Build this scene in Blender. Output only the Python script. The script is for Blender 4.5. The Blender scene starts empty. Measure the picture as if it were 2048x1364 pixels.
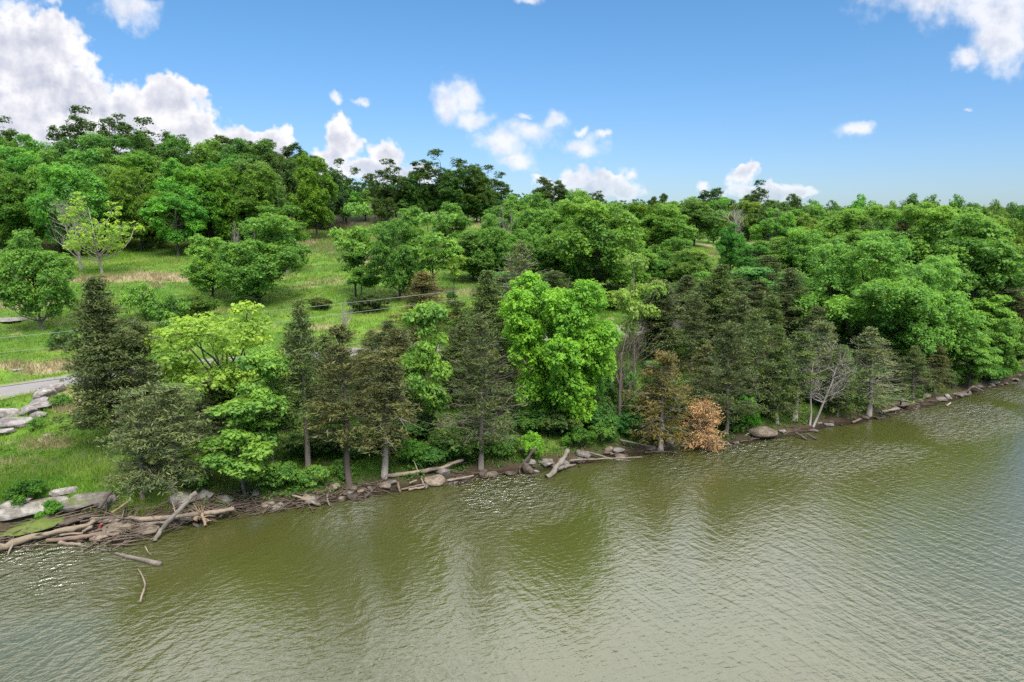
import bpy, math, random
import numpy as np
from mathutils import Vector

random.seed(7); RNG = np.random.default_rng(11)
SC = bpy.context.scene
C = SC.collection
# ------------------------------------------------------------------ camera
H_CAM = 15.0; PITCH = 10.0; FPX = 1365.0
cam_d = bpy.data.cameras.new('camera'); cam = bpy.data.objects.new('camera', cam_d); C.objects.link(cam)
cam_d.sensor_width = 36; cam_d.lens = 36 * FPX / 2048
cam_d.clip_start = .1; cam_d.clip_end = 9000
cam.location = (0, 0, H_CAM); cam.rotation_euler = (math.radians(90 - PITCH), 0, 0)
SC.camera = cam
SC.view_settings.view_transform = 'Standard'; SC.view_settings.look = 'None'
SC.view_settings.gamma = 1; SC.view_settings.use_curve_mapping = False
SC.view_settings.exposure = 0.97
SC.cycles.max_bounces = 5; SC.cycles.diffuse_bounces = 3; SC.cycles.glossy_bounces = 2
SC.cycles.transmission_bounces = 3; SC.cycles.transparent_max_bounces = 6
SC.cycles.sample_clamp_indirect = 6; SC.cycles.caustics_reflective = False; SC.cycles.caustics_refractive = False
SC.cycles.sample_clamp_direct = 3.5
SC.cycles.use_denoising = False

SUN_EL, SUN_AZ = 54.0, 160.0       # azimuth clockwise from +Y: behind the camera, to the right
sp, cp_ = math.sin(math.radians(PITCH)), math.cos(math.radians(PITCH))
def ray(px, py):
    dx = (px - 1024) / FPX; dy = (682 - py) / FPX
    return np.array([dx, cp_ + dy * sp, -sp + dy * cp_])
def uv(px, py):
    d = ray(px, py); return d[0] / d[1], d[2] / d[1]

# ------------------------------------------------------------------ node helper
class NT:
    def __init__(s, nt): s.t = nt; s.n = nt.nodes; s.l = nt.links
    def node(s, typ, **kw):
        n = s.n.new(typ)
        for k, v in kw.items():
            if hasattr(n, k): setattr(n, k, v)
        return n
    def put(s, sock, v):
        if isinstance(v, bpy.types.NodeSocket): s.l.new(v, sock)
        else: sock.default_value = v
    def m(s, op, a, b=0.0, c=0.0, clamp=False):
        n = s.n.new('ShaderNodeMath'); n.operation = op; n.use_clamp = clamp
        s.put(n.inputs[0], a); s.put(n.inputs[1], b); s.put(n.inputs[2], c); return n.outputs[0]
    def v(s, op, a, b=(0, 0, 0), c=(0, 0, 0)):
        n = s.n.new('ShaderNodeVectorMath'); n.operation = op
        s.put(n.inputs[0], a)
        if op == 'SCALE': s.put(n.inputs['Scale'], b)
        else:
            s.put(n.inputs[1], b)
            if op == 'MULTIPLY_ADD': s.put(n.inputs[2], c)
        return n.outputs['Value'] if op in ('LENGTH', 'DOT_PRODUCT', 'DISTANCE') else n.outputs['Vector']
    def ss(s, x, a, b, lo=0.0, hi=1.0):
        n = s.n.new('ShaderNodeMapRange'); n.interpolation_type = 'SMOOTHSTEP'
        s.put(n.inputs[0], x); s.put(n.inputs[1], a); s.put(n.inputs[2], b); s.put(n.inputs[3], lo); s.put(n.inputs[4], hi)
        return n.outputs[0]
    def noise(s, vec, scale, detail=3, rough=.5, dist=0.0, col=False, dim='3D'):
        n = s.n.new('ShaderNodeTexNoise'); n.noise_dimensions = dim
        s.put(n.inputs['Vector'], vec)
        n.inputs['Scale'].default_value = scale; n.inputs['Detail'].default_value = detail
        n.inputs['Roughness'].default_value = rough; n.inputs['Distortion'].default_value = dist
        return n.outputs['Color'] if col else n.outputs['Fac']
    def mix(s, f, a, b, mode='MIX'):
        n = s.n.new('ShaderNodeMix'); n.data_type = 'RGBA'; n.blend_type = mode
        s.put(n.inputs[0], f)
        for i, q in ((6, a), (7, b)):
            if isinstance(q, tuple) and len(q) == 3: q = (*q, 1)
            s.put(n.inputs[i], q)
        return n.outputs[2]
    def comb(s, x, y, z=0.0):
        n = s.n.new('ShaderNodeCombineXYZ')
        for i, q in enumerate((x, y, z)): s.put(n.inputs[i], q)
        return n.outputs[0]
    def sep(s, v):
        n = s.n.new('ShaderNodeSeparateXYZ'); s.l.new(v, n.inputs[0]); return n.outputs

# ------------------------------------------------------------------ sky with clouds
world = bpy.data.worlds.new('World'); SC.world = world; world.use_nodes = True
W = NT(world.node_tree); W.n.clear()
out = W.node('ShaderNodeOutputWorld'); bg = W.node('ShaderNodeBackground'); W.l.new(bg.outputs[0], out.inputs[0])
SKY_S = 0.10
bg.inputs[1].default_value = SKY_S
sky = W.node('ShaderNodeTexSky'); sky.sky_type = 'NISHITA'; sky.sun_disc = False
sky.sun_elevation = math.radians(SUN_EL); sky.sun_rotation = math.radians(SUN_AZ)
sky.altitude = 200; sky.air_density = 1.0; sky.dust_density = 0.6; sky.ozone_density = 1.6
dirv = W.node('ShaderNodeTexCoord').outputs['Generated']
D = W.v('NORMALIZE', dirv); dx_, dy_, dz_ = W.sep(D)
ysafe = W.m('MAXIMUM', dy_, .08)
P = W.comb(W.m('DIVIDE', dx_, ysafe), W.m('DIVIDE', dz_, ysafe))
wn = W.noise(P, 9, 2, .5, col=True)
wn2 = W.noise(P, 30, 3, .6, col=True)
Pw = W.v('ADD', W.v('ADD', P, W.v('SCALE', W.v('SUBTRACT', wn, (.5, .5, .5)), .05)), W.v('SCALE', W.v('SUBTRACT', wn2, (.5, .5, .5)), .034))
# px, py, radius x, radius y of each heap of cloud, weight
HEAPS = [(20, 130, 150, 130), (150, 200, 110, 75), (60, 260, 200, 90), (255, 230, 80, 70), (330, 205, 80, 58), (390, 260, 80, 55), (-120, 150, 220, 230), (90, 90, 120, 80), (280, 300, 150, 60), (600, 340, 120, 34), (830, 345, 60, 26),
         (180, 330, 200, 70), (470, 270, 60, 34), (545, 285, 48, 36), (420, 310, 150, 55),
         (680, 285, 48, 45), (655, 320, 50, 35), (770, 305, 45, 34), (745, 340, 95, 36),
         (1180, 372, 105, 42), (1245, 385, 45, 26), (1090, 362, 34, 24), (1495, 345, 40, 24), (1540, 378, 90, 24), (1600, 385, 42, 20)]
WISPS = [(885, 218, 34, 46), (925, 190, 34, 36), (950, 245, 42, 24), (1000, 285, 62, 34), (1060, 270, 72, 30), (1150, 297, 55, 20), (1108, 240, 24, 22),
         (1030, 320, 50, 20), (1160, 262, 20, 12), (1710, 262, 42, 22), (1405, 362, 18, 12), (730, 212, 22, 9), (680, 206, 15, 10), (1200, 280, 14, 12), (1055, 230, 22, 10),
         (2010, 70, 70, 60), (1940, 100, 36, 34), (1990, 25, 130, 40), (1940, -22, 240, 60), (250, 8, 60, 34), (30, 20, 50, 24), (1060, 0, 30, 12), (1940, 217, 14, 6)]
def field(heaps, p, grow):
    prev = None
    for (x, y, rx, ry) in heaps:
        u0, v0 = uv(x, y); a, b = FPX / rx * grow, FPX / ry * grow
        q = W.v('MULTIPLY_ADD', p, (a, b, 0), (-u0 * a, -v0 * b, 0))
        f = W.m('SUBTRACT', 1.0, W.v('LENGTH', q))
        if prev is None: prev = f
        else:
            n = W.n.new('ShaderNodeMath'); n.operation = 'SMOOTH_MAX'
            W.put(n.inputs[0], prev); W.put(n.inputs[1], f); n.inputs[2].default_value = .18; prev = n.outputs[0]
    return prev
n1 = W.noise(P, 17, 4, .55)
bill = W.m('ABSOLUTE', W.m('MULTIPLY_ADD', n1, 2.0, -1.0))          # heaped look
vor = W.n.new('ShaderNodeTexVoronoi'); vor.feature = 'SMOOTH_F1'; vor.inputs['Scale'].default_value = 30; vor.inputs['Smoothness'].default_value = .35
vor.inputs['Detail'].default_value = 2; W.l.new(Pw, vor.inputs['Vector'])
puff = vor.outputs['Distance']
FA = field(HEAPS, Pw, 1.0)
FAn = W.m('ADD', FA, W.m('MULTIPLY_ADD', puff, -.40, .32)); n5 = W.noise(P, 48, 2, .5)
FAn = W.m('ADD', FAn, W.m('ADD', W.m('MULTIPLY_ADD', n1, .7, -.35), W.m('MULTIPLY_ADD', n5, .7, -.35)))
aA = W.m('MULTIPLY', W.ss(FAn, .0, .34), W.ss(dz_, -.06, .10))
FB = field(WISPS, Pw, .86)
FBn = W.m('ADD', FB, W.m('MULTIPLY_ADD', n1, 1.9, -.80)); FBn = W.m('ADD', FBn, W.m('MULTIPLY_ADD', puff, -.3, .15))
aB = W.m('MULTIPLY', W.ss(FBn, .0, .95), .85)
front = W.ss(dy_, .12, .3)
a_low = W.m('MULTIPLY', W.m('MAXIMUM', aA, aB), front)
# the broken cloud deck overhead
Q = W.v('SCALE', W.comb(dx_, dy_, 0.0), W.m('DIVIDE', 1.0, W.m('ADD', W.m('MAXIMUM', dz_, 0.0), .12)))
nh = W.noise(Q, 1.1, 5, .55)
aH = W.m('MULTIPLY', W.ss(W.m('ADD', nh, W.m('MULTIPLY', dx_, .06)), .34, .55), W.ss(dz_, .30, .46))
# shade: bright rims, lavender grey bodies
P2 = W.v('ADD', P, (.012, .016, 0))
n2 = W.noise(P2, 17, 4, .62)
emb = W.m('SUBTRACT', n1, n2)
body = W.ss(W.m('ADD', W.m('MAXIMUM', FAn, W.m('MULTIPLY', FBn, .35)), W.m('MULTIPLY', W.m('SUBTRACT', n2, .5), .8)), .08, .85)
litf = W.m('ADD', W.m('SUBTRACT', 1.0, W.m('MULTIPLY', body, .62)), W.m('MULTIPLY', emb, 1.8), clamp=True)
k = 1 / SKY_S
CLOUD_LIT = (.53 * k, .525 * k, .54 * k, 1); CLOUD_DIM = (.27 * k, .29 * k, .36 * k, 1)
ccol = W.mix(litf, CLOUD_DIM, CLOUD_LIT)
hcol = W.mix(W.ss(nh, .45, .75), (1.34 * k, 1.33 * k, 1.33 * k), (.98 * k, 1.0 * k, 1.05 * k))
lowsky = W.ss(dz_, .0, .30)
tint = W.mix(1.0, sky.outputs[0], W.mix(lowsky, (.44, .55, .75), (.40, .65, .82)), 'MULTIPLY')
c1 = W.mix(aH, tint, hcol)
c2 = W.mix(a_low, c1, ccol)
W.l.new(c2, bg.inputs[0])
world.cycles.sampling_method = 'MANUAL'; world.cycles.sample_map_resolution = 512

sun_d = bpy.data.lights.new('sun', 'SUN'); sun = bpy.data.objects.new('sun', sun_d); C.objects.link(sun)
sun_d.energy = 2.7; sun_d.angle = math.radians(24); sun_d.color = (1, .95, .86)
az, el = math.radians(SUN_AZ), math.radians(SUN_EL)
sdir = Vector((math.sin(az) * math.cos(el), math.cos(az) * math.cos(el), math.sin(el)))
sun.rotation_euler = sdir.to_track_quat('Z', 'Y').to_euler(); sun.location = (30, -40, 60)

# ------------------------------------------------------------------ materials
def mat(name):
    m = bpy.data.materials.new(name); m.use_nodes = True; t = NT(m.node_tree); t.n.clear()
    o = t.node('ShaderNodeOutputMaterial'); return m, t, o
def attr(t, name): 
    n = t.node('ShaderNodeAttribute'); n.attribute_name = name; return n
def leaf_material(name, trans=.5, hue_shift=1.0):
    m, t, o = mat(name)
    oc = t.node('ShaderNodeObjectInfo').outputs['Color']
    a = attr(t, 'tone').outputs['Fac']
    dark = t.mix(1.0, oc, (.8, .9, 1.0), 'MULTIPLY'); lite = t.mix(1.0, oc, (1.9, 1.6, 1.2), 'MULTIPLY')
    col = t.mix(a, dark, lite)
    pr = t.node('ShaderNodeBsdfPrincipled'); t.put(pr.inputs['Base Color'], col); pr.inputs['Roughness'].default_value = .55
    pr.inputs['Specular IOR Level'].default_value = .25
    tr = t.node('ShaderNodeBsdfTranslucent'); t.put(tr.inputs[0], t.mix(1.0, col, (1.15, 1.2, .7), 'MULTIPLY'))
    mx = t.node('ShaderNodeMixShader'); mx.inputs[0].default_value = trans
    t.l.new(pr.outputs[0], mx.inputs[1]); t.l.new(tr.outputs[0], mx.inputs[2]); t.l.new(mx.outputs[0], o.inputs[0])
    return m
M_LEAF = leaf_material('leaves'); M_NEEDLE = leaf_material('cedar_foliage', .22)
def bark_material():
    m, t, o = mat('bark')
    oc = t.node('ShaderNodeObjectInfo').outputs['Color']
    co = t.node('ShaderNodeTexCoord').outputs['Object']
    st = t.v('MULTIPLY', co, (5, 5, .8)); n = t.noise(st, 2.2, 5, .65)
    col = t.mix(n, t.mix(1.0, oc, (.45, .42, .4), 'MULTIPLY'), t.mix(1.0, oc, (1.5, 1.5, 1.5), 'MULTIPLY'))
    pr = t.node('ShaderNodeBsdfPrincipled'); t.put(pr.inputs['Base Color'], col); pr.inputs['Roughness'].default_value = .85
    b = t.node('ShaderNodeBump'); b.inputs['Strength'].default_value = .6; b.inputs['Distance'].default_value = .03
    t.l.new(n, b.inputs['Height']); t.l.new(b.outputs[0], pr.inputs['Normal']); t.l.new(pr.outputs[0], o.inputs[0]); return m
M_BARK = bark_material()
def wood_material():
    m, t, o = mat('weathered_wood')
    oc = t.node('ShaderNodeObjectInfo').outputs['Color']; co = t.node('ShaderNodeTexCoord').outputs['Object']
    n = t.noise(t.v('MULTIPLY', co, (1.1, 9, 9)), 1.8, 6, .7, .4); n2 = t.noise(co, 1.9, 4, .6)
    col = t.mix(n, t.mix(1.0, oc, (.35, .33, .32), 'MULTIPLY'), t.mix(1.0, oc, (1.55, 1.5, 1.45), 'MULTIPLY'))
    col = t.mix(t.ss(n2, .48, .62, 0, .6), col, (.085, .072, .055))
    z = t.sep(t.node('ShaderNodeNewGeometry').outputs['Position'])[2]; wet = t.ss(z, .0, .16); col = t.mix(wet, t.mix(1.0, col, (.35, .33, .3), 'MULTIPLY'), col)
    pr = t.node('ShaderNodeBsdfPrincipled'); t.put(pr.inputs['Base Color'], col); pr.inputs['Roughness'].default_value = .85
    b = t.node('ShaderNodeBump'); b.inputs['Strength'].default_value = .8; b.inputs['Distance'].default_value = .04
    t.l.new(n, b.inputs['Height']); t.l.new(b.outputs[0], pr.inputs['Normal']); t.l.new(pr.outputs[0], o.inputs[0]); return m
M_WOOD = wood_material()
def rock_material():
    m, t, o = mat('limestone')
    inf = t.node('ShaderNodeObjectInfo'); oc = inf.outputs['Color']
    g = t.node('ShaderNodeNewGeometry'); pos = g.outputs['Position']
    n = t.noise(pos, 2.3, 6, .65); n3 = t.noise(t.v('MULTIPLY', pos, (1, 1, 5)), 1.6, 4, .6)
    c = t.mix(t.ss(n, .3, .72), t.mix(1.0, oc, (.5, .46, .42), 'MULTIPLY'), t.mix(1.0, oc, (1.3, 1.28, 1.25), 'MULTIPLY'))
    c = t.mix(t.ss(n3, .5, .56, 0, .45), c, t.mix(1.0, oc, (.3, .27, .24), 'MULTIPLY'))
    # moss and lichen on upward faces, as much as the object's alpha says
    nz = t.sep(g.outputs['Normal'])[2]; mz = t.noise(pos, 3.2, 5, .7)
    mm = t.m('MULTIPLY', t.ss(nz, .35, .8), t.ss(t.m('ADD', mz, inf.outputs['Alpha']), .88, 1.06))
    c = t.mix(mm, c, t.mix(n, (.04, .075, .012), (.13, .16, .018)))
    # wet foot at the waterline
    z = t.sep(pos)[2]; wet = t.ss(z, .03, .22); c = t.mix(wet, t.mix(1.0, c, (.3, .28, .25), 'MULTIPLY'), c)
    pr = t.node('ShaderNodeBsdfPrincipled'); t.put(pr.inputs['Base Color'], c); t.put(pr.inputs['Roughness'], t.m('MULTIPLY_ADD', wet, .5, .35))
    b = t.node('ShaderNodeBump'); b.inputs['Strength'].default_value = .7; b.inputs['Distance'].default_value = .08
    t.l.new(n, b.inputs['Height']); t.l.new(b.outputs[0], pr.inputs['Normal']); t.l.new(pr.outputs[0], o.inputs[0]); return m
M_ROCK = rock_material()
def ground_material():
    m, t, o = mat('ground')
    pos = t.node('ShaderNodeNewGeometry').outputs['Position']
    dry = attr(t, 'dry').outputs['Fac']; soil = attr(t, 'soil').outputs['Fac']
    a = t.noise(pos, .09, 5, .6); b_ = t.noise(pos, .6, 5, .65); f = t.noise(pos, 6, 3, .6)
    g = t.mix(t.ss(a, .35, .65), (.062, .15, .016), (.13, .235, .026))
    g = t.mix(t.ss(b_, .35, .7, 0, .7), g, (.035, .09, .014))
    g = t.mix(t.ss(t.noise(t.v('MULTIPLY', pos, (1, 1.6, 1)), .33, 5, .7), .55, .68, 0, .75), g, (.25, .235, .10))
    g = t.mix(dry, g, t.mix(f, (.22, .18, .10), (.32, .27, .16)))
    s = t.mix(f, (.028, .021, .013), (.085, .06, .038)); s = t.mix(t.ss(b_, .5, .62, 0, .6), s, (.04, .065, .012))
    c = t.mix(soil, g, s)
    z = t.sep(pos)[2]; wet = t.ss(z, .02, .3); c = t.mix(wet, t.mix(1.0, c, (.35, .32, .3), 'MULTIPLY'), c)
    pr = t.node('ShaderNodeBsdfPrincipled'); t.put(pr.inputs['Base Color'], c); pr.inputs['Roughness'].default_value = .9
    pr.inputs['Specular IOR Level'].default_value = .2
    b = t.node('ShaderNodeBump'); b.inputs['Strength'].default_value = .8; b.inputs['Distance'].default_value = .15
    t.l.new(t.m('ADD', f, b_), b.inputs['Height']); t.l.new(b.outputs[0], pr.inputs['Normal']); t.l.new(pr.outputs[0], o.inputs[0]); return m
M_GROUND = ground_material()
def grass_material():
    m, t, o = mat('grass_blades')
    pos = t.node('ShaderNodeNewGeometry').outputs['Position']
    a = t.noise(pos, .09, 5, .6); tone = attr(t, 'tone').outputs['Fac']; dry = attr(t, 'dry').outputs['Fac']
    c = t.mix(t.ss(a, .35, .65), (.075, .18, .018), (.16, .28, .03))
    c = t.mix(t.ss(tone, .0, 1.0, 0, .75), c, (.30, .33, .09))
    c = t.mix(dry, c, t.mix(tone, (.25, .21, .11), (.40, .34, .21)))
    pr = t.node('ShaderNodeBsdfDiffuse'); t.put(pr.inputs[0], c)
    tr = t.node('ShaderNodeBsdfTranslucent'); t.put(tr.inputs[0], c)
    mx = t.node('ShaderNodeMixShader'); mx.inputs[0].default_value = .3
    t.l.new(pr.outputs[0], mx.inputs[1]); t.l.new(tr.outputs[0], mx.inputs[2]); t.l.new(mx.outputs[0], o.inputs[0]); return m
M_GRASS = grass_material()
def road_material():
    m, t, o = mat('gravel')
    pos = t.node('ShaderNodeNewGeometry').outputs['Position']
    a = t.noise(pos, .35, 5, .65); f = t.noise(pos, 14, 3, .7); e = attr(t, 'edge').outputs['Fac']
    c = t.mix(a, (.14, .132, .13), (.26, .25, .25)); c = t.mix(t.m('MULTIPLY', f, .5), c, (.17, .16, .15))
    w = t.ss(t.m('ADD', e, t.m('MULTIPLY', t.m('SUBTRACT', t.noise(pos, 1.1, 5, .7), .5), 1.5)), .62, .85)
    c = t.mix(w, c, (.14, .17, .05))
    pr = t.node('ShaderNodeBsdfPrincipled'); t.put(pr.inputs['Base Color'], c); pr.inputs['Roughness'].default_value = .95
    b = t.node('ShaderNodeBump'); b.inputs['Strength'].default_value = .6; b.inputs['Distance'].default_value = .04
    t.l.new(f, b.inputs['Height']); t.l.new(b.outputs[0], pr.inputs['Normal']); t.l.new(pr.outputs[0], o.inputs[0]); return m
M_ROAD = road_material()
def water_material():
    m, t, o = mat('lake_water')
    pos = t.node('ShaderNodeNewGeometry').outputs['Position']
    x, y, z = t.sep(pos)
    def train(ang, long_, short, scale, detail=3, off=0.0):
        # crests run along the direction `ang`
        ca, sa = math.cos(math.radians(ang)), math.sin(math.radians(ang))
        al = t.m('ADD', t.m('MULTIPLY', x, ca), t.m('MULTIPLY', y, sa)); ac = t.m('ADD', t.m('MULTIPLY', x, -sa), t.m('MULTIPLY', y, ca))
        v = t.comb(t.m('MULTIPLY', al, 1 / long_), t.m('MULTIPLY', ac, 1 / short), off)
        return t.noise(v, scale, detail, .5, .5)
    wA = train(76, 1.3, .42, 1.0, 4); wB = train(-60, 1.25, .38, 1.0, 4, off=3.0); wC = train(15, .5, .2, 1.0, off=7.0); wD = train(40, .9, .3, 1.0, off=11.0)
    side = t.ss(t.m('ADD', x, t.m('MULTIPLY', t.noise(pos, .06, 3, .5), 14)), -6, 14)
    side = t.m('MULTIPLY', side, t.ss(attr(t, 'off_shore').outputs['Fac'], 4, 12))
    big = t.m('ADD', t.m('MULTIPLY', wA, t.m('SUBTRACT', 1.0, side)), t.m('MULTIPLY', wB, side))
    h = t.m('ADD', big, t.m('MULTIPLY', wC, .62)); h = t.m('ADD', h, t.m('MULTIPLY', wD, .55))
    # wind-ruffled and calm patches of the lake
    patch = t.noise(t.v('MULTIPLY', pos, (.055, .10, 1)), 1.0, 3, .5, .8)
    off = attr(t, 'off_shore').outputs['Fac']
    lee = t.ss(t.m('ADD', off, t.m('MULTIPLY_ADD', patch, 18, -9)), 17, 33); amp = t.m('MULTIPLY_ADD', lee, t.ss(patch, .35, .62, .45, .8), .24)
    near = t.m('MULTIPLY', t.ss(off, 10, 3.0), t.ss(t.noise(t.v('MULTIPLY', pos, (.09, .05, 1)), 1.0, 3, .5), .30, .62))
    amp = t.m('MAXIMUM', amp, near)
    b = t.node('ShaderNodeBump'); t.put(b.inputs['Distance'], t.m('MULTIPLY_ADD', near, .36, .14))
    t.put(b.inputs['Strength'], amp); t.l.new(h, b.inputs['Height'])
    mud = t.mix(t.noise(pos, .12, 4, .55), (.042, .054, .012), (.060, .058, .016))
    pr = t.node('ShaderNodeBsdfPrincipled'); t.put(pr.inputs['Base Color'], mud); pr.inputs['Roughness'].default_value = .11
    pr.inputs['IOR'].default_value = 1.6; pr.inputs['Specular IOR Level'].default_value = 1.0
    t.l.new(b.outputs[0], pr.inputs['Normal']); t.l.new(pr.outputs[0], o.inputs[0]); return m
M_WATER = water_material()
def plain(name, col, rough=.6, metal=0):
    m, t, o = mat(name); pr = t.node('ShaderNodeBsdfPrincipled'); n = t.noise(t.node('ShaderNodeTexCoord').outputs['Object'], 8, 3)
    t.put(pr.inputs['Base Color'], t.mix(n, tuple(c * .7 for c in col), tuple(min(1, c * 1.25) for c in col)))
    pr.inputs['Roughness'].default_value = rough; pr.inputs['Metallic'].default_value = metal; t.l.new(pr.outputs[0], o.inputs[0]); return m
M_WIRE = plain('weathered_aluminium_wire', (.22, .25, .23), .6); M_DARKWIRE = plain('black_cable', (.03, .03, .035), .6)
M_RED = plain('faded_red_plastic', (.30, .06, .055))

# ------------------------------------------------------------------ object helpers
def tag(o, label=None, cat=None, group=None, kind=None):
    if label: o['label'] = label
    if cat: o['category'] = cat
    if group: o['group'] = group
    if kind: o['kind'] = kind
    return o
def mesh_np(name, verts, faces, mats, attrs=None, smooth=False, fmat=None):
    """faces: (N,k) int array; attrs: dict of per-vertex floats"""
    me = bpy.data.meshes.new(name); verts = np.asarray(verts, np.float32); faces = np.asarray(faces, np.int32)
    k_ = faces.shape[1]
    me.vertices.add(len(verts)); me.vertices.foreach_set('co', verts.ravel())
    me.loops.add(faces.size); me.loops.foreach_set('vertex_index', faces.ravel())
    me.polygons.add(len(faces)); me.polygons.foreach_set('loop_start', np.arange(0, faces.size, k_, dtype=np.int32))
    me.polygons.foreach_set('loop_total', np.full(len(faces), k_, np.int32))
    if smooth: me.polygons.foreach_set('use_smooth', np.ones(len(faces), bool))
    for mm in (mats if isinstance(mats, (list, tuple)) else [mats]): me.materials.append(mm)
    for kk, a in (attrs or {}).items():
        at = me.attributes.new(kk, 'FLOAT', 'POINT'); at.data.foreach_set('value', np.asarray(a, np.float32))
    me.update(calc_edges=True); return me
def link(name, me, parent=None, col=None):
    o = bpy.data.objects.new(name, me); C.objects.link(o)
    if parent: o.parent = parent
    if col is not None: o.color = (*col[:3], col[3] if len(col) > 3 else 1)
    return o

def unit(v): return v / np.maximum(np.linalg.norm(v, axis=-1, keepdims=True), 1e-9)
def rdir(n, r): return unit(r.normal(size=(n, 3)))
def leaf_quads(c, nrm, size, r, aspect=.62, axis=None):
    """diamond leaves: centre, normal, length -> verts (4n), faces (n,4)"""
    n = len(c); nrm = unit(nrm)
    t = rdir(n, r) if axis is None else axis
    a = unit(t - nrm * (t * nrm).sum(1, keepdims=True)); b = np.cross(nrm, a)
    L = (size * .5)[:, None]; w = L * aspect
    v = np.empty((n, 4, 3)); fold = nrm * L * .22
    v[:, 0] = c - a * L; v[:, 1] = c + b * w + fold; v[:, 2] = c + a * L; v[:, 3] = c - b * w + fold
    return v.reshape(-1, 3), np.arange(4 * n).reshape(n, 4)
class Tubes:
    def __init__(s): s.v = []; s.f = []; s.n = 0
    def add(s, pts, rad, sides=5):
        pts = np.asarray(pts, float); rad = np.asarray(rad, float); m = len(pts)
        tan = unit(np.gradient(pts, axis=0)); up = np.array([0, 0, 1.]) if abs(tan[0, 2]) < .9 else np.array([1., 0, 0])
        a = unit(np.cross(tan, up)); b = np.cross(tan, a)
        th = np.arange(sides) * 2 * math.pi / sides
        ring = pts[:, None] + rad[:, None, None] * (np.cos(th)[None, :, None] * a[:, None] + np.sin(th)[None, :, None] * b[:, None])
        s.v.append(ring.reshape(-1, 3)); i = np.arange(m - 1)[:, None] * sides; j = np.arange(sides)[None]; j2 = (j + 1) % sides
        s.f.append((np.stack([i + j, i + j2, i + sides + j2, i + sides + j], -1).reshape(-1, 4)) + s.n); s.n += m * sides
        for e, base in ((0, 0), (-1, (m - 1) * sides)):       # end caps
            if sides == 4 or sides >= 6:
                s.v.append(pts[e][None]); cidx = s.n; s.n += 1; k0 = cidx - (m * sides) - (0 if e == 0 else 1) + base
                jj = np.arange(sides); s.f.append(np.stack([k0 + jj, k0 + (jj + 1) % sides, np.full(sides, cidx), np.full(sides, cidx)], -1) if False else np.stack([k0 + jj, k0 + (jj + 1) % sides, np.full(sides, cidx), k0 + jj], -1)[:, :4])
    def mesh(s, name, m=None, smooth=True):
        v = np.concatenate(s.v); f = np.concatenate(s.f)
        bad = f[:, 3] == f[:, 0]
        me = bpy.data.meshes.new(name)
        me.from_pydata(v.tolist(), [], [q[:3].tolist() if bb else q.tolist() for q, bb in zip(f, bad)])
        me.materials.append(m or M_BARK)
        if smooth: me.polygons.foreach_set('use_smooth', np.ones(len(me.polygons), bool))
        me.update(); return me
def curve(a, b, r, bend=.12, n=5, lift=0.0):
    a = np.asarray(a, float); b = np.asarray(b, float); t = np.linspace(0, 1, n)[:, None]
    L = np.linalg.norm(b - a); off = r.normal(size=3) * L * bend; off[2] += lift * L
    return a + (b - a) * t + off * (np.sin(t * math.pi)) + np.concatenate([np.zeros((1, 3)), r.normal(size=(n - 2, 3)) * L * .03, np.zeros((1, 3))])

# ------------------------------------------------------------------ value noise in numpy
def vnoise(x, y, seed=0):
    xi = np.floor(x).astype(np.int64); yi = np.floor(y).astype(np.int64); fx = x - xi; fy = y - yi
    fx = fx * fx * (3 - 2 * fx); fy = fy * fy * (3 - 2 * fy)
    def h(a, b):
        q = (a * 374761393 + b * 668265263 + seed * 974634777) & 0x7fffffff
        q = ((q ^ (q >> 13)) * 1274126177) & 0x7fffffff
        return ((q ^ (q >> 16)) & 0xffff) / 65535.0
    return (h(xi, yi) * (1 - fx) + h(xi + 1, yi) * fx) * (1 - fy) + (h(xi, yi + 1) * (1 - fx) + h(xi + 1, yi + 1) * fx) * fy
def fbm(x, y, seed=0, o=4):
    s = 0; a = .5; 
    for i in range(o): s = s + a * (vnoise(x, y, seed + i) - .5); x = x * 2.03; y = y * 2.03; a *= .5
    return s
def sstep(x, a, b): t = np.clip((x - a) / (b - a), 0, 1); return t * t * (3 - 2 * t)

# ------------------------------------------------------------------ terrain
def onz(px, py, z=0.0):
    d = ray(px, py); t = (z - H_CAM) / d[2]; return d[0] * t, d[1] * t
SHORE_PX = [(-60, 1112), (0, 1098), (90, 1078), (150, 1072), (230, 1085), (290, 1080), (330, 1052), (400, 1046), (480, 1022), (560, 1020), (620, 1012), (740, 990), (830, 980), (880, 970), (1000, 952), (1060, 948),
            (1110, 938), (1180, 925), (1290, 908), (1350, 900), (1400, 898), (1480, 888), (1540, 878), (1600, 872), (1650, 856), (1720, 846), (1800, 826), (1860, 812), (1910, 800), (1960, 782), (2020, 768), (2060, 748)]
SH = [onz(*p) for p in SHORE_PX]
SH = [(-3500, -260), (-300, -60), (-90, 4), (-45, 20)] + SH + [(66, 82), (90, 104), (150, 150), (300, 230), (3500, 800)]
SHX = np.array([p[0] for p in SH]); SHY = np.array([p[1] for p in SH])
order = np.argsort(SHX); SHX = SHX[order]; SHY = SHY[order]
def shore_s(x, y):
    x = np.asarray(x, float); y = np.asarray(y, float); shp = x.shape; x = x.ravel(); y = y.ravel()
    best = np.full(x.shape, 1e9)
    for i in range(len(SHX) - 1):
        ax, ay, bx, by = SHX[i], SHY[i], SHX[i + 1], SHY[i + 1]; dx, dy = bx - ax, by - ay
        t = np.clip(((x - ax) * dx + (y - ay) * dy) / (dx * dx + dy * dy), 0, 1)
        best = np.minimum(best, np.hypot(x - ax - t * dx, y - ay - t * dy))
    s = np.where(y > np.interp(x, SHX, SHY), best, -best)
    return (s + fbm(x * .8, y * .8, 5, 3) * .9).reshape(shp)
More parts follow.
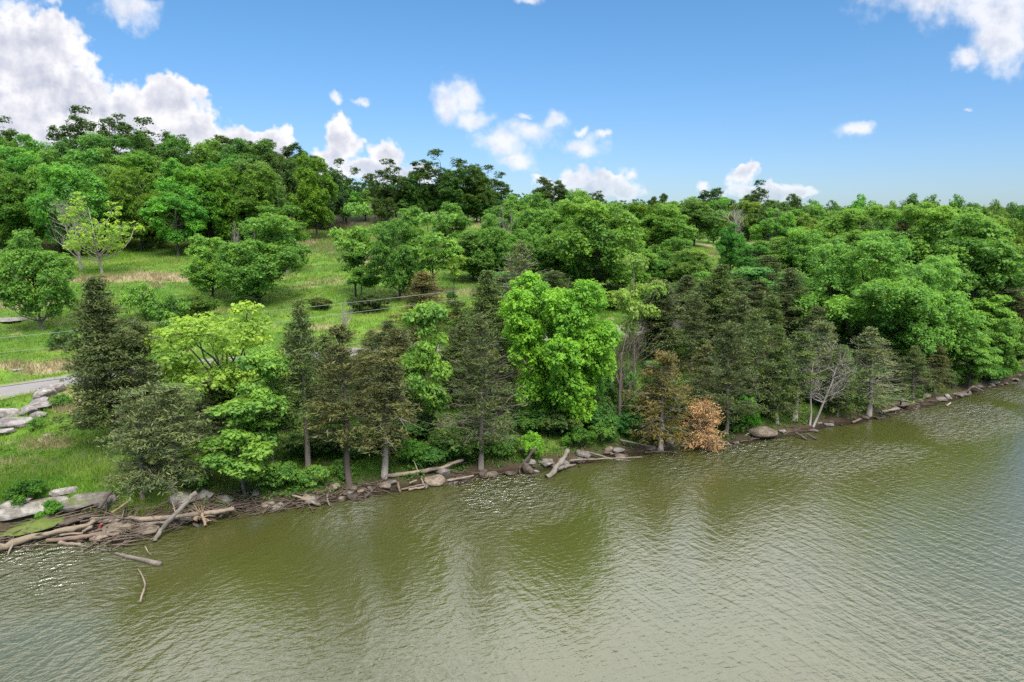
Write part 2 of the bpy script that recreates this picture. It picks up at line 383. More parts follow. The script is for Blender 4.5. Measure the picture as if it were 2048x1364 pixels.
def ctl(px, py, Y):
    u, v = uv(px, py); return (u * Y, Y, H_CAM + v * Y)
CT = [ctl(0, 780, 50), ctl(0, 700, 60), ctl(0, 640, 70), ctl(0, 560, 86), ctl(0, 520, 104), ctl(300, 720, 56), ctl(300, 640, 70), ctl(300, 560, 86), ctl(320, 520, 102),
      ctl(620, 690, 60), ctl(620, 620, 72), ctl(620, 560, 88), ctl(620, 500, 112), ctl(625, 434, 150), ctl(500, 480, 122),
      ctl(940, 660, 62), ctl(940, 590, 76), ctl(940, 530, 95), ctl(940, 470, 122), ctl(900, 436, 155),
      ctl(1200, 640, 66), ctl(1250, 560, 90), ctl(1420, 528, 112), ctl(1420, 497, 150), ctl(1600, 600, 78), ctl(1700, 560, 100),
      (-150, 60, 7), (-110, 100, 12), (-100, 150, 20), (-50, 155, 19.5), (-130, 220, 24), (-30, 200, 18.5), (20, 200, 14), (60, 200, 10), (70, 115, 5.5), (85, 125, 5), (110, 160, 6), (160, 220, 9),
      (-300, 200, 22), (-350, 50, 8), (-200, -20, 1.5), (0, 300, 14), (150, 330, 9), (-200, 400, 24), (60, 480, 12), (300, 480, 15), (500, 450, 14), (0, 700, 18), (400, 800, 22), (-500, 700, 26), (900, 900, 26),
      (0, 1500, 20), (1500, 1500, 20), (-1500, 1500, 20), (-1500, 0, 15), (1500, 900, 15), (0, 3200, 15), (3200, 3200, 15), (-3200, 3200, 15), (-3200, 300, 15), (3200, 1200, 12)]
CT = np.array(CT); 
def _phi(d): return np.sqrt(d * d + 12 ** 2)
_A = _phi(np.hypot(CT[:, None, 0] - CT[None, :, 0], CT[:, None, 1] - CT[None, :, 1])); _w = np.linalg.solve(_A + np.eye(len(CT)) * .01, CT[:, 2] - 12)
def hill(x, y):
    z = np.full(np.shape(x), 12.0)
    for i in range(len(CT)): z = z + _w[i] * _phi(np.hypot(x - CT[i, 0], y - CT[i, 1]))
    return z
ROAD = None
def terrain(x, y):
    x = np.asarray(x, float); y = np.asarray(y, float)
    s = shore_s(x, y); left = sstep(-x, 12, 20)
    bank = np.where(s < 0, np.maximum(s * .45, -2.5), .42 * sstep(s, 0, 1.1) + (.35 + .5 * left) * sstep(s, .8, 3.2) + .065 * np.maximum(s - 1, 0))
    w = sstep(s, 5, 20)
    z = bank * (1 - w) + np.maximum(hill(x, y), 1.0) * w
    z = z + fbm(x * .35, y * .35, 31, 4) * (.10 + .5 * w) * sstep(s, .3, 4)
    if ROAD is not None:
        best = np.full(x.shape, 1e9); rz = np.zeros(x.shape)
        for i in range(len(ROAD) - 1):
            a, b = ROAD[i], ROAD[i + 1]; dx, dy = b[0] - a[0], b[1] - a[1]
            t = np.clip(((x - a[0]) * dx + (y - a[1]) * dy) / (dx * dx + dy * dy), 0, 1); d = np.hypot(x - a[0] - t * dx, y - a[1] - t * dy)
            rz = np.where(d < best, a[2] + (b[2] - a[2]) * t, rz); best = np.minimum(best, d)
        k_ = sstep(best, 3.6, 6.6); z = (rz - .06) * (1 - k_) + z * k_
    return z
def tz(x, y): return float(terrain(np.array([x]), np.array([y]))[0])
_T = np.concatenate([np.arange(20, 130, .25), np.arange(130, 600, 1.0)])
def hit(px, py):
    """where the view line of that spot of the photograph meets the ground"""
    d = ray(px, py); x = d[0] * _T; y = d[1] * _T; z = H_CAM + d[2] * _T
    below = z < np.maximum(terrain(x, y), 0); i = int(np.argmax(below)) if below.any() else len(_T) - 1
    return float(x[i]), float(y[i]), float(max(terrain(x[i:i + 1], y[i:i + 1])[0], 0.0))
RP = [(-140, 812), (0, 784), (100, 768), (200, 753), (350, 737), (500, 723), (650, 711), (780, 702), (900, 695), (1050, 682), (1200, 668), (1350, 648), (1500, 628), (1620, 612)]
_r = np.array([hit(*p) for p in RP]); _r = np.concatenate([[[-70, 32, _r[0, 2] - .4]], _r])
_tt = np.linspace(0, len(_r) - 1, 120); _rs = np.stack([np.interp(_tt, range(len(_r)), _r[:, i]) for i in range(3)], 1)
for _ in range(14): _rs[1:-1] = (_rs[:-2] + _rs[1:-1] * 2 + _rs[2:]) / 4
ROAD = _rs

def dry_mask(x, y):
    m = sstep(fbm(x * .16, y * .3, 77, 4), .09, .24) * .6
    for (px, py, rx, ry) in DRY:
        cx, cy, _ = px; m = np.maximum(m, sstep(1.25 - np.hypot((x - cx) / rx, (y - cy) / ry) + fbm(x * .5, y * .5, 3, 3) * .9, 0, .5))
    return m * sstep(shore_s(x, y), 5, 12)
DRY = [(hit(320, 553), 0, 7, 2.6), (hit(190, 560), 0, 4, 2), (hit(940, 525), 0, 2.6, 5), (hit(935, 492), 0, 5, 3), (hit(650, 445), 0, 6, 6), (hit(600, 485), 0, 3, 2), (hit(735, 520), 0, 4, 2.5), (hit(30, 560), 0, 4, 1.5),
       (hit(60, 610), 0, 4, 1.6), (hit(60, 735), 0, 6, .8), (hit(160, 735), 0, 4, .8), (hit(90, 890), 0, 1.8, .8), (hit(150, 820), 0, 1.6, .8), (hit(60, 930), 0, 1.5, .6), (hit(1440, 497), 0, 6, 4)]
def graded(lo, hi, a, b, fine, coarse_n):
    core = np.arange(a, b, fine); tl = np.geomspace(1, (a - lo) / fine + 1, coarse_n) - 1; tr = np.geomspace(1, (hi - b) / fine + 1, coarse_n) - 1
    return np.unique(np.concatenate([a - tl * fine, core, b + tr * fine]))
gx = graded(-3500, 3500, -46, 74, .42, 60); gy = graded(-400, 3500, 24, 92, .42, 90)
GX, GY = np.meshgrid(gx, gy); GZ = terrain(GX, GY)
S_ = shore_s(GX, GY)
soil = (1 - sstep(S_, .7, 2.4)) + .55 * (1 - sstep(S_, 6, 14)) * sstep(fbm(GX * .3, GY * .3, 9), -.05, .1)
_g = uv(0, 0)
woods = sstep(GY + GX * .15, 96, 112) * sstep(-GX, 12, 26); soil = np.clip(np.maximum(soil, woods * .7), 0, 1)
nx_, ny_ = len(gx), len(gy); idx = np.arange(nx_ * ny_).reshape(ny_, nx_)
gf = np.stack([idx[:-1, :-1], idx[:-1, 1:], idx[1:, 1:], idx[1:, :-1]], -1).reshape(-1, 4)
ter = link('ground', mesh_np('ground', np.stack([GX, GY, GZ], -1).reshape(-1, 3), gf, M_GROUND, {'dry': dry_mask(GX, GY).ravel(), 'soil': soil.ravel()}, True)); tag(ter, kind='structure')
wx = graded(-3500, 3500, -50, 75, 1.2, 24); wy = graded(-3500, 3500, 10, 85, 1.2, 24); WX, WY = np.meshgrid(wx, wy); wi = np.arange(WX.size).reshape(WX.shape)
wat = link('water', mesh_np('water', np.stack([WX, WY, WX * 0], -1).reshape(-1, 3), np.stack([wi[:-1, :-1], wi[:-1, 1:], wi[1:, 1:], wi[1:, :-1]], -1).reshape(-1, 4), M_WATER, {'off_shore': -shore_s(WX, WY).ravel()})); tag(wat, kind='structure')
# gravel road
n = len(ROAD); tang = unit(np.gradient(ROAD, axis=0) * [1, 1, 0]); nor = np.stack([-tang[:, 1], tang[:, 0], 0 * tang[:, 0]], 1)
cols = np.linspace(-1, 1, 9); rv = []; re = []
for j, c in enumerate(cols):
    wdt = 3.0 + (np.array([fbm(np.array([i * .35]), np.array([c * 9.]), 4)[0] for i in range(n)]) * 1.6 if abs(c) > .9 else 0)
    p = ROAD + nor * (c * wdt)[:, None] if np.ndim(wdt) else ROAD + nor * c * wdt
    p = p + [0, 0, .02 + .05 * (1 - c * c) - (.03 if abs(c) == 1 else 0)]; rv.append(p); re.append(np.full(n, abs(c)))
rv = np.stack(rv, 1).reshape(-1, 3); re = np.stack(re, 1).ravel(); ii = np.arange(n * 9).reshape(n, 9)
road = link('gravel_road', mesh_np('gravel_road', rv, np.stack([ii[:-1, :-1], ii[:-1, 1:], ii[1:, 1:], ii[1:, :-1]], -1).reshape(-1, 4), M_ROAD, {'edge': re}, True)); tag(road, kind='structure')

# ------------------------------------------------------------------ tree builders (each returns trunk mesh, crown mesh, height, width)
def crown_from_lobes(lobes, r, clump_r, per_lobe, leaves, size, flat=.6, upbias=.35, tb=None, hub=None, inner=.12, twig=.02, hang=0.0):
    cen = []; own = []
    L = np.array([[*c, *rr] for c, rr in lobes])
    for i, (c, rr) in enumerate(lobes):
        c = np.array(c); rr = np.array(rr); k_ = int(per_lobe * (rr.prod() ** (2 / 3)) / (np.mean([np.prod(q[1]) ** (2 / 3) for q in lobes]))) + 2
        d = rdir(k_, r); d[:, 2] += upbias; d = unit(d); q = c + d * rr * r.uniform(.72, 1.06, (k_, 1))
        ins = r.random(k_) < inner; q[ins] = c + (q[ins] - c) * r.uniform(.2, .8, (ins.sum(), 1))
        dd = np.sqrt((((q[:, None] - L[None, :, :3]) / L[None, :, 3:]) ** 2).sum(-1)); dd[:, i] = 9
        keep = dd.min(1) > .66; cen.append(q[keep]); own += [i] * int(keep.sum())
    cen = np.concatenate(cen); own = np.array(own); m = len(cen)
    if tb is not None:
        for i, (c, rr) in enumerate(lobes):
            for q in cen[own == i][::2]: tb.add(curve(c, q, r, .1, 3), [twig, twig * .35][0:1] + [twig * .7, twig * .3], 3)
    cr = clump_r * r.uniform(.6, 1.35, m); lc = np.maximum((leaves * (cr / clump_r) ** 2).astype(int), 3)
    ci = np.repeat(np.arange(m), lc); N = len(ci)
    d = rdir(N, r); d[:, 2] += .25; d = unit(d)
    off = d * cr[ci][:, None] * (r.random((N, 1)) ** .45); off[:, 2] *= flat
    off[:, 2] -= hang * (np.hypot(off[:, 0], off[:, 1]) ** 2) / clump_r
    p = cen[ci] + off
    nrm = d * .85 + np.array([0, 0, .55]) + rdir(N, r) * .42
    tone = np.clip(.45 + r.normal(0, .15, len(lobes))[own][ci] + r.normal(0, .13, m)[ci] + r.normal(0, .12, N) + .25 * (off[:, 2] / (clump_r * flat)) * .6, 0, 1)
    v, f = leaf_quads(p, nrm, size * np.clip(r.lognormal(-.08, .38, N), .35, 2.0), r)
    return v, f, np.repeat(tone, 4)
def make_broadleaf(name, seed, H=12, Wd=10, cb=2.5, nl=16, lobe=.34, clump_r=.6, per_lobe=26, leaves=28, size=.30, flat=.6, trunk_r=.2, shape='round', layered=False, up=.35, gap=0.0, fork=False):
    r = np.random.default_rng(seed); R = Wd / 2; ch = (H - cb) / 2; cz = cb + ch; lobes = []; tries = 0
    while len(lobes) < nl and tries < 4000:
        tries += 1
        d = rdir(1, r)[0]; k_ = r.uniform(.5, .82) if r.random() > .15 else r.uniform(0, .45)
        if not layered and r.random() < .35: d[2] = -abs(d[2]); d[:2] *= 1.15; k_ = r.uniform(.72, .88)
        c = np.array([d[0] * R * k_, d[1] * R * k_, cz + d[2] * ch * k_])
        t = (c[2] - cb) / (H - cb)
        if shape == 'vase': c[:2] *= .55 + .75 * t
        if shape == 'egg': c[:2] *= 1.12 - .45 * t
        rr = R * lobe * r.uniform(.72, 1.28); rz = rr * (r.uniform(.45, .6) if layered else r.uniform(.8, 1.05))
        if c[2] + rz > H: c[2] = H - rz
        if c[2] - rz < cb * .8: c[2] = cb * .8 + rz * .9
        if all(np.linalg.norm((c - q[0]) / [1, 1, .8 if not layered else .45]) > (rr + q[1][0]) * .52 for q in lobes): lobes.append((c, (rr, rr, rz)))
    tb = Tubes(); lean = r.normal(size=2) * .25
    zt = cb + (H - cb) * .72; tr = np.array([[0, 0, -.35], [lean[0] * .2, lean[1] * .2, cb * .5], [lean[0] * .5, lean[1] * .5, cb], [lean[0], lean[1], (cb + zt) / 2], [lean[0] * 1.6, lean[1] * 1.6, zt]])
    if fork: tr = tr[:3]
    rads = np.array([1.45, 1.0, .85, .55, .2])[:len(tr)] * trunk_r; tb.add(tr, rads, 7)
    for c, rr in lobes:
        h = np.clip((c[2] - np.hypot(c[0], c[1]) * .75), cb * .8, zt) if not fork else cb * .98
        a = np.array([np.interp(h, tr[:, 2], tr[:, 0]), np.interp(h, tr[:, 2], tr[:, 1]), h]); rb = np.interp(h, tr[:, 2], rads) * .55
        tb.add(curve(a, c, r, .08, 5, -.06), np.linspace(rb, .03, 5), 5)
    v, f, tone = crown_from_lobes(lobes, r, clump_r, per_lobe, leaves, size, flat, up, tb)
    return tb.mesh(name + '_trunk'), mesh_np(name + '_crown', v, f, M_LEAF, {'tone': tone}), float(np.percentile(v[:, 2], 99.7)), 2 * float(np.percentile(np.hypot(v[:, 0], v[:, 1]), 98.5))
def make_cedar(name, seed, H=10, R=2.2, z0=1.6, nb=120, per=170, dens=1.0, top=.9, droop=.12, open_=0.0, dead=.12, size=.24, trunk_r=.14, belly=.25):
    r = np.random.default_rng(seed); tb = Tubes(); lean = r.normal(size=2) * .25
    tr = np.stack([np.linspace(0, lean[0], 7) + np.r_[0, r.normal(0, .05, 6)], np.linspace(0, lean[1], 7) + np.r_[0, r.normal(0, .05, 6)], np.linspace(-.3, H * .97, 7)], 1)
    rads = trunk_r * np.linspace(1.25, .08, 7); tb.add(tr, rads, 7)
    P_, A_, T_ = [], [], []
    for i in range(nb):
        t = ((i + .5) / nb) ** .92; z = z0 + (H * .985 - z0) * t
        prof = min(1, (t + .12) / belly) ** .6 * (1 - t) ** top + .05; az_ = i * 2.39996 + r.normal(0, .4)
        lenb = R * prof * r.uniform(.55, 1.2) * (1 + .25 * math.sin(az_ * 2 + seed))
        if r.random() < open_: continue
        a = np.array([np.interp(z, tr[:, 2], tr[:, 0]), np.interp(z, tr[:, 2], tr[:, 1]), z]); up = .15 + .65 * t
        b = a + np.array([math.cos(az_) * lenb, math.sin(az_) * lenb, up * lenb - droop * lenb * (1 - t)])
        pl = curve(a, b, r, .05, 5, .05); tb.add(pl, np.linspace(.035 * (1.2 - t), .008, 5), 3)
        for k_ in range(3):                                   # side twigs
            q = pl[1 + k_]; e = q + (b - a) * .35 + r.normal(size=3) * lenb * .16; tb.add([q, e], [.012, .004], 3)
        if r.random() < dead: continue
        n = int(per * dens * (.3 + lenb / R) * r.uniform(.45, 1.35)); u = r.beta(2.2, 1.3, n)
        c = np.stack([np.interp(u, np.linspace(0, 1, 5), pl[:, j]) for j in range(3)], 1); sg = (.07 + .17 * u * lenb)[:, None]
        # tufts: gather slivers into small drooping sprays
        nt = max(4, n // 14); tc = c[r.integers(0, n, nt)] + r.normal(size=(nt, 3)) * [1, 1, .55] * sg[:nt] * 1.25; ti = r.integers(0, nt, n)
        c = tc[ti] + r.normal(size=(n, 3)) * [.15, .15, .07]
        P_.append(c); ax = unit((b - a)[None] + r.normal(size=(n, 3)) * lenb * .55 + np.array([0, 0, .15 * lenb])); A_.append(ax)
        T_.append(np.clip(.42 + r.normal(0, .16) + r.normal(0, .16, nt)[ti] + r.normal(0, .1, n), 0, 1))
    p = np.concatenate(P_); ax = np.concatenate(A_); n = len(p)
    nr = rdir(n, r) + [0, 0, .7]; v, f = leaf_quads(p, nr, size * r.uniform(.5, 1.5, n), r, .22, ax)
    return tb.mesh(name + '_trunk'), mesh_np(name + '_crown', v, f, M_NEEDLE, {'tone': np.repeat(np.concatenate(T_), 4)}), H, R * 2
def make_bare(name, seed, H=9, spread=.55, levels=4, trunk_r=.16, kids=(7, 6, 6), up=.5, twin=False, z0=.25):
    r = np.random.default_rng(seed); tb = Tubes(); ext = [0.0]
    def grow(p, d, L, rad, lev):
        n = 5 if lev < 2 else 3; pts = [p]; dd = d
        for _ in range(n - 1):
            dd = unit(dd + r.normal(size=3) * .16 + np.array([0, 0, .06])); pts.append(pts[-1] + dd * L / (n - 1))
        pts = np.array(pts); ext[0] = max(ext[0], pts[-1][2]); tb.add(pts, np.linspace(rad, rad * .3, n), 6 if lev == 0 else (4 if lev == 1 and False else 3))
        if lev < levels - 1:
            for _ in range(kids[min(lev, len(kids) - 1)]):
                t = r.uniform(z0 if lev == 0 else .15, 1); q = np.array([np.interp(t, np.linspace(0, 1, n), pts[:, j]) for j in range(3)])
                side = rdir(1, r)[0]; side[2] *= .4; nd = unit(dd * (1 - spread) + side * spread + np.array([0, 0, up * .3])); grow(q, nd, L * r.uniform(.38, .62), rad * (1 - .6 * t) * .5 + .003, lev + 1)
    if twin:
        for sx in (-1, 1): grow(np.array([sx * .12, 0, -.3]), unit(np.array([.22 + sx * .07, 0, 1.])), H * .6, trunk_r, 0)
    else: grow(np.array([0, 0, -.3]), unit(np.array([r.normal() * .08, r.normal() * .08, 1.])), H * .66, trunk_r, 0)
    return tb.mesh(name + '_trunk'), None, ext[0], H * .7
PROTO = {}
PROTO['oak1'] = make_broadleaf('oak', 1, 13, 9.5, .7, 34, .28, .55, 36, 32, .25, flat=.75)
PROTO['oak2'] = make_broadleaf('oak', 2, 14, 8.5, 1.2, 34, .28, .52, 36, 32, .25, shape='egg', flat=.75)
PROTO['oak3'] = make_broadleaf('oak', 3, 12, 10, .8, 38, .25, .55, 34, 32, .25, flat=.75)
PROTO['oak4'] = make_broadleaf('oak', 4, 15, 9, 2.2, 32, .26, .52, 32, 28, .26, flat=.7)
PROTO['airy1'] = make_broadleaf('airy_oak', 5, 16, 9, 4.5, 20, .26, .5, 24, 15, .30, shape='vase')
PROTO['airy2'] = make_broadleaf('airy_oak', 6, 15, 7, 4.5, 15, .28, .5, 20, 13, .30)
PROTO['low1'] = make_broadleaf('far_tree', 7, 12, 10, 1.0, 16, .34, .8, 16, 18, .5, flat=.8)
PROTO['low2'] = make_broadleaf('far_tree', 8, 13, 9, 1.2, 16, .32, .8, 16, 18, .5, shape='egg', flat=.8)
PROTO['maple'] = make_broadleaf('maple', 23, 11.4, 8, .4, 34, .255, .36, 84, 30, .18, trunk_r=.22, flat=.7, up=.3, shape='vase')
PROTO['walnut1'] = make_broadleaf('walnut', 31, 9, 9, 2.4, 24, .23, .38, 24, 19, .21, layered=True, fork=True, trunk_r=.17, up=.15)
PROTO['walnut2'] = make_broadleaf('walnut', 32, 10, 6.5, 2.2, 17, .28, .42, 22, 16, .26, layered=True, trunk_r=.13)
PROTO['sparse'] = make_broadleaf('sparse', 33, 9, 8, 1.8, 30, .2, .34, 12, 12, .22, trunk_r=.11, up=.0)
PROTO['sapling'] = make_broadleaf('sapling', 34, 8, 5, 1.0, 22, .26, .36, 34, 20, .19, layered=True, trunk_r=.08)
PROTO['willow'] = make_broadleaf('willow', 41, 14, 14, 1.6, 46, .23, .5, 60, 44, .20, trunk_r=.34, flat=.8)
PROTO['layer'] = make_broadleaf('layered', 42, 13, 9, 1.2, 40, .24, .42, 36, 26, .22, layered=True, trunk_r=.2, shape='egg')
PROTO['shrub1'] = make_broadleaf('shrub', 51, 3, 4, .2, 14, .34, .3, 24, 26, .17, trunk_r=.05)
PROTO['shrub2'] = make_broadleaf('shrub', 52, 2.4, 4.6, .15, 16, .3, .28, 22, 24, .17, trunk_r=.05, layered=True)
PROTO['cedar1'] = make_cedar('cedar', 61, 11, 2.7, 1.2, 150, 240, open_=.08)
PROTO['cedar2'] = make_cedar('cedar', 62, 11, 1.9, 2.2, 110, 170, open_=.22, dead=.2)
PROTO['cedar3'] = make_cedar('cedar', 63, 10, 2.2, 1.6, 110, 190, top=.7, open_=.15, dead=.18)
PROTO['cedar4'] = make_cedar('cedar', 64, 11, 1.6, 3.0, 110, 160, open_=.28, top=.6, dead=.25)
PROTO['cedar5'] = make_cedar('cedar', 65, 8, 2.4, 1.0, 120, 160, top=.55, droop=.3, dead=.3, open_=.2)
PROTO['cedar6'] = make_cedar('cedar', 66, 10, 2.4, 1.6, 130, 130, top=.85, dead=.4, open_=.1)
PROTO['deadcedar'] = make_cedar('dead_cedar', 67, 3.6, 1.7, .1, 90, 150, top=.5, size=.17, belly=.1, trunk_r=.08)
PROTO['bare1'] = make_bare('bare', 71, 8, .55, 4, .16, (9, 8, 6))
PROTO['bare2'] = make_bare('bare', 72, 8, .7, 4, .13, (10, 8, 6), up=.1, twin=True, z0=.4)
PROTO['bare3'] = make_bare('bare', 73, 8, .4, 4, .14, (9, 7, 6), up=.9)
PROTO['snag'] = make_bare('snag', 74, 4, .5, 3, .08, (4, 3, 3))
used = {}
BARK_GREY = (.14, .12, .10); BARK_DK = (.06, .048, .038); BARK_PALE = (.26, .235, .205)
def tree(kind, px, where, top, width, col, label, cat='tree', group=None, bark=None, name=None, rot=None, lean=0):
    """where: ('b', py) the foot seen in the photograph, or a distance in metres"""
    tm, cm, Hh, Wd = PROTO[kind]
    if isinstance(where, tuple): x, y, z = hit(px, where[1])
    else:
        u, v = uv(px, top + 60); y = where; x = u * y; z = max(tz(x, y), .05)
    _, v = uv(px, top); zt = H_CAM + v * y; hh = max(zt - z, .8); sz = hh / Hh; dist = math.hypot(y, z - H_CAM); sx = (width * (1.3 if kind[:5] == 'cedar' else 1.0) / FPX * y) / Wd if width else sz
    rr = random.Random(int(px * 7 + top * 13)); 
    nm = name or {'o': 'broadleaf_tree', 'a': 'broadleaf_tree', 'l': 'broadleaf_tree', 'm': 'maple_tree', 'w': 'walnut_tree', 's': 'shrub', 'c': 'cedar_tree', 'd': 'cedar_tree', 'b': 'bare_tree'}[kind[0]]
    e = bpy.data.objects.new(nm, None); C.objects.link(e); e.empty_display_size = .5
    e.location = (x, y, z - .05); e.scale = (sx, sx, sz); e.rotation_euler = (rr.uniform(-.05, .05), lean or rr.uniform(-.05, .05), rot if rot is not None else (rr.uniform(0, 6.28) if not lean else 0))
    link('trunk', tm, e, bark or BARK_GREY)
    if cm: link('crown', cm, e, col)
    return tag(e, label, cat, group)
# foliage colours
G_MAPLE = (.165, .36, .04); G_WAL = (.22, .36, .065); G_MID = (.112, .245, .048); G_DARK = (.068, .158, .036); G_BLUE = (.085, .20, .040)
G_OLIVE = (.125, .255, .045); G_WILLOW = (.135, .295, .06); G_LIME = (.155, .31, .06); G_SAP = (.155, .30, .055)
C_DARK = (.074, .104, .036); C_BROWN = (.094, .108, .038); C_GREY = (.115, .155, .062); C_GREEN = (.086, .135, .038); C_OR = (.46, .31, .17); C_RUST = (.115, .105, .032)

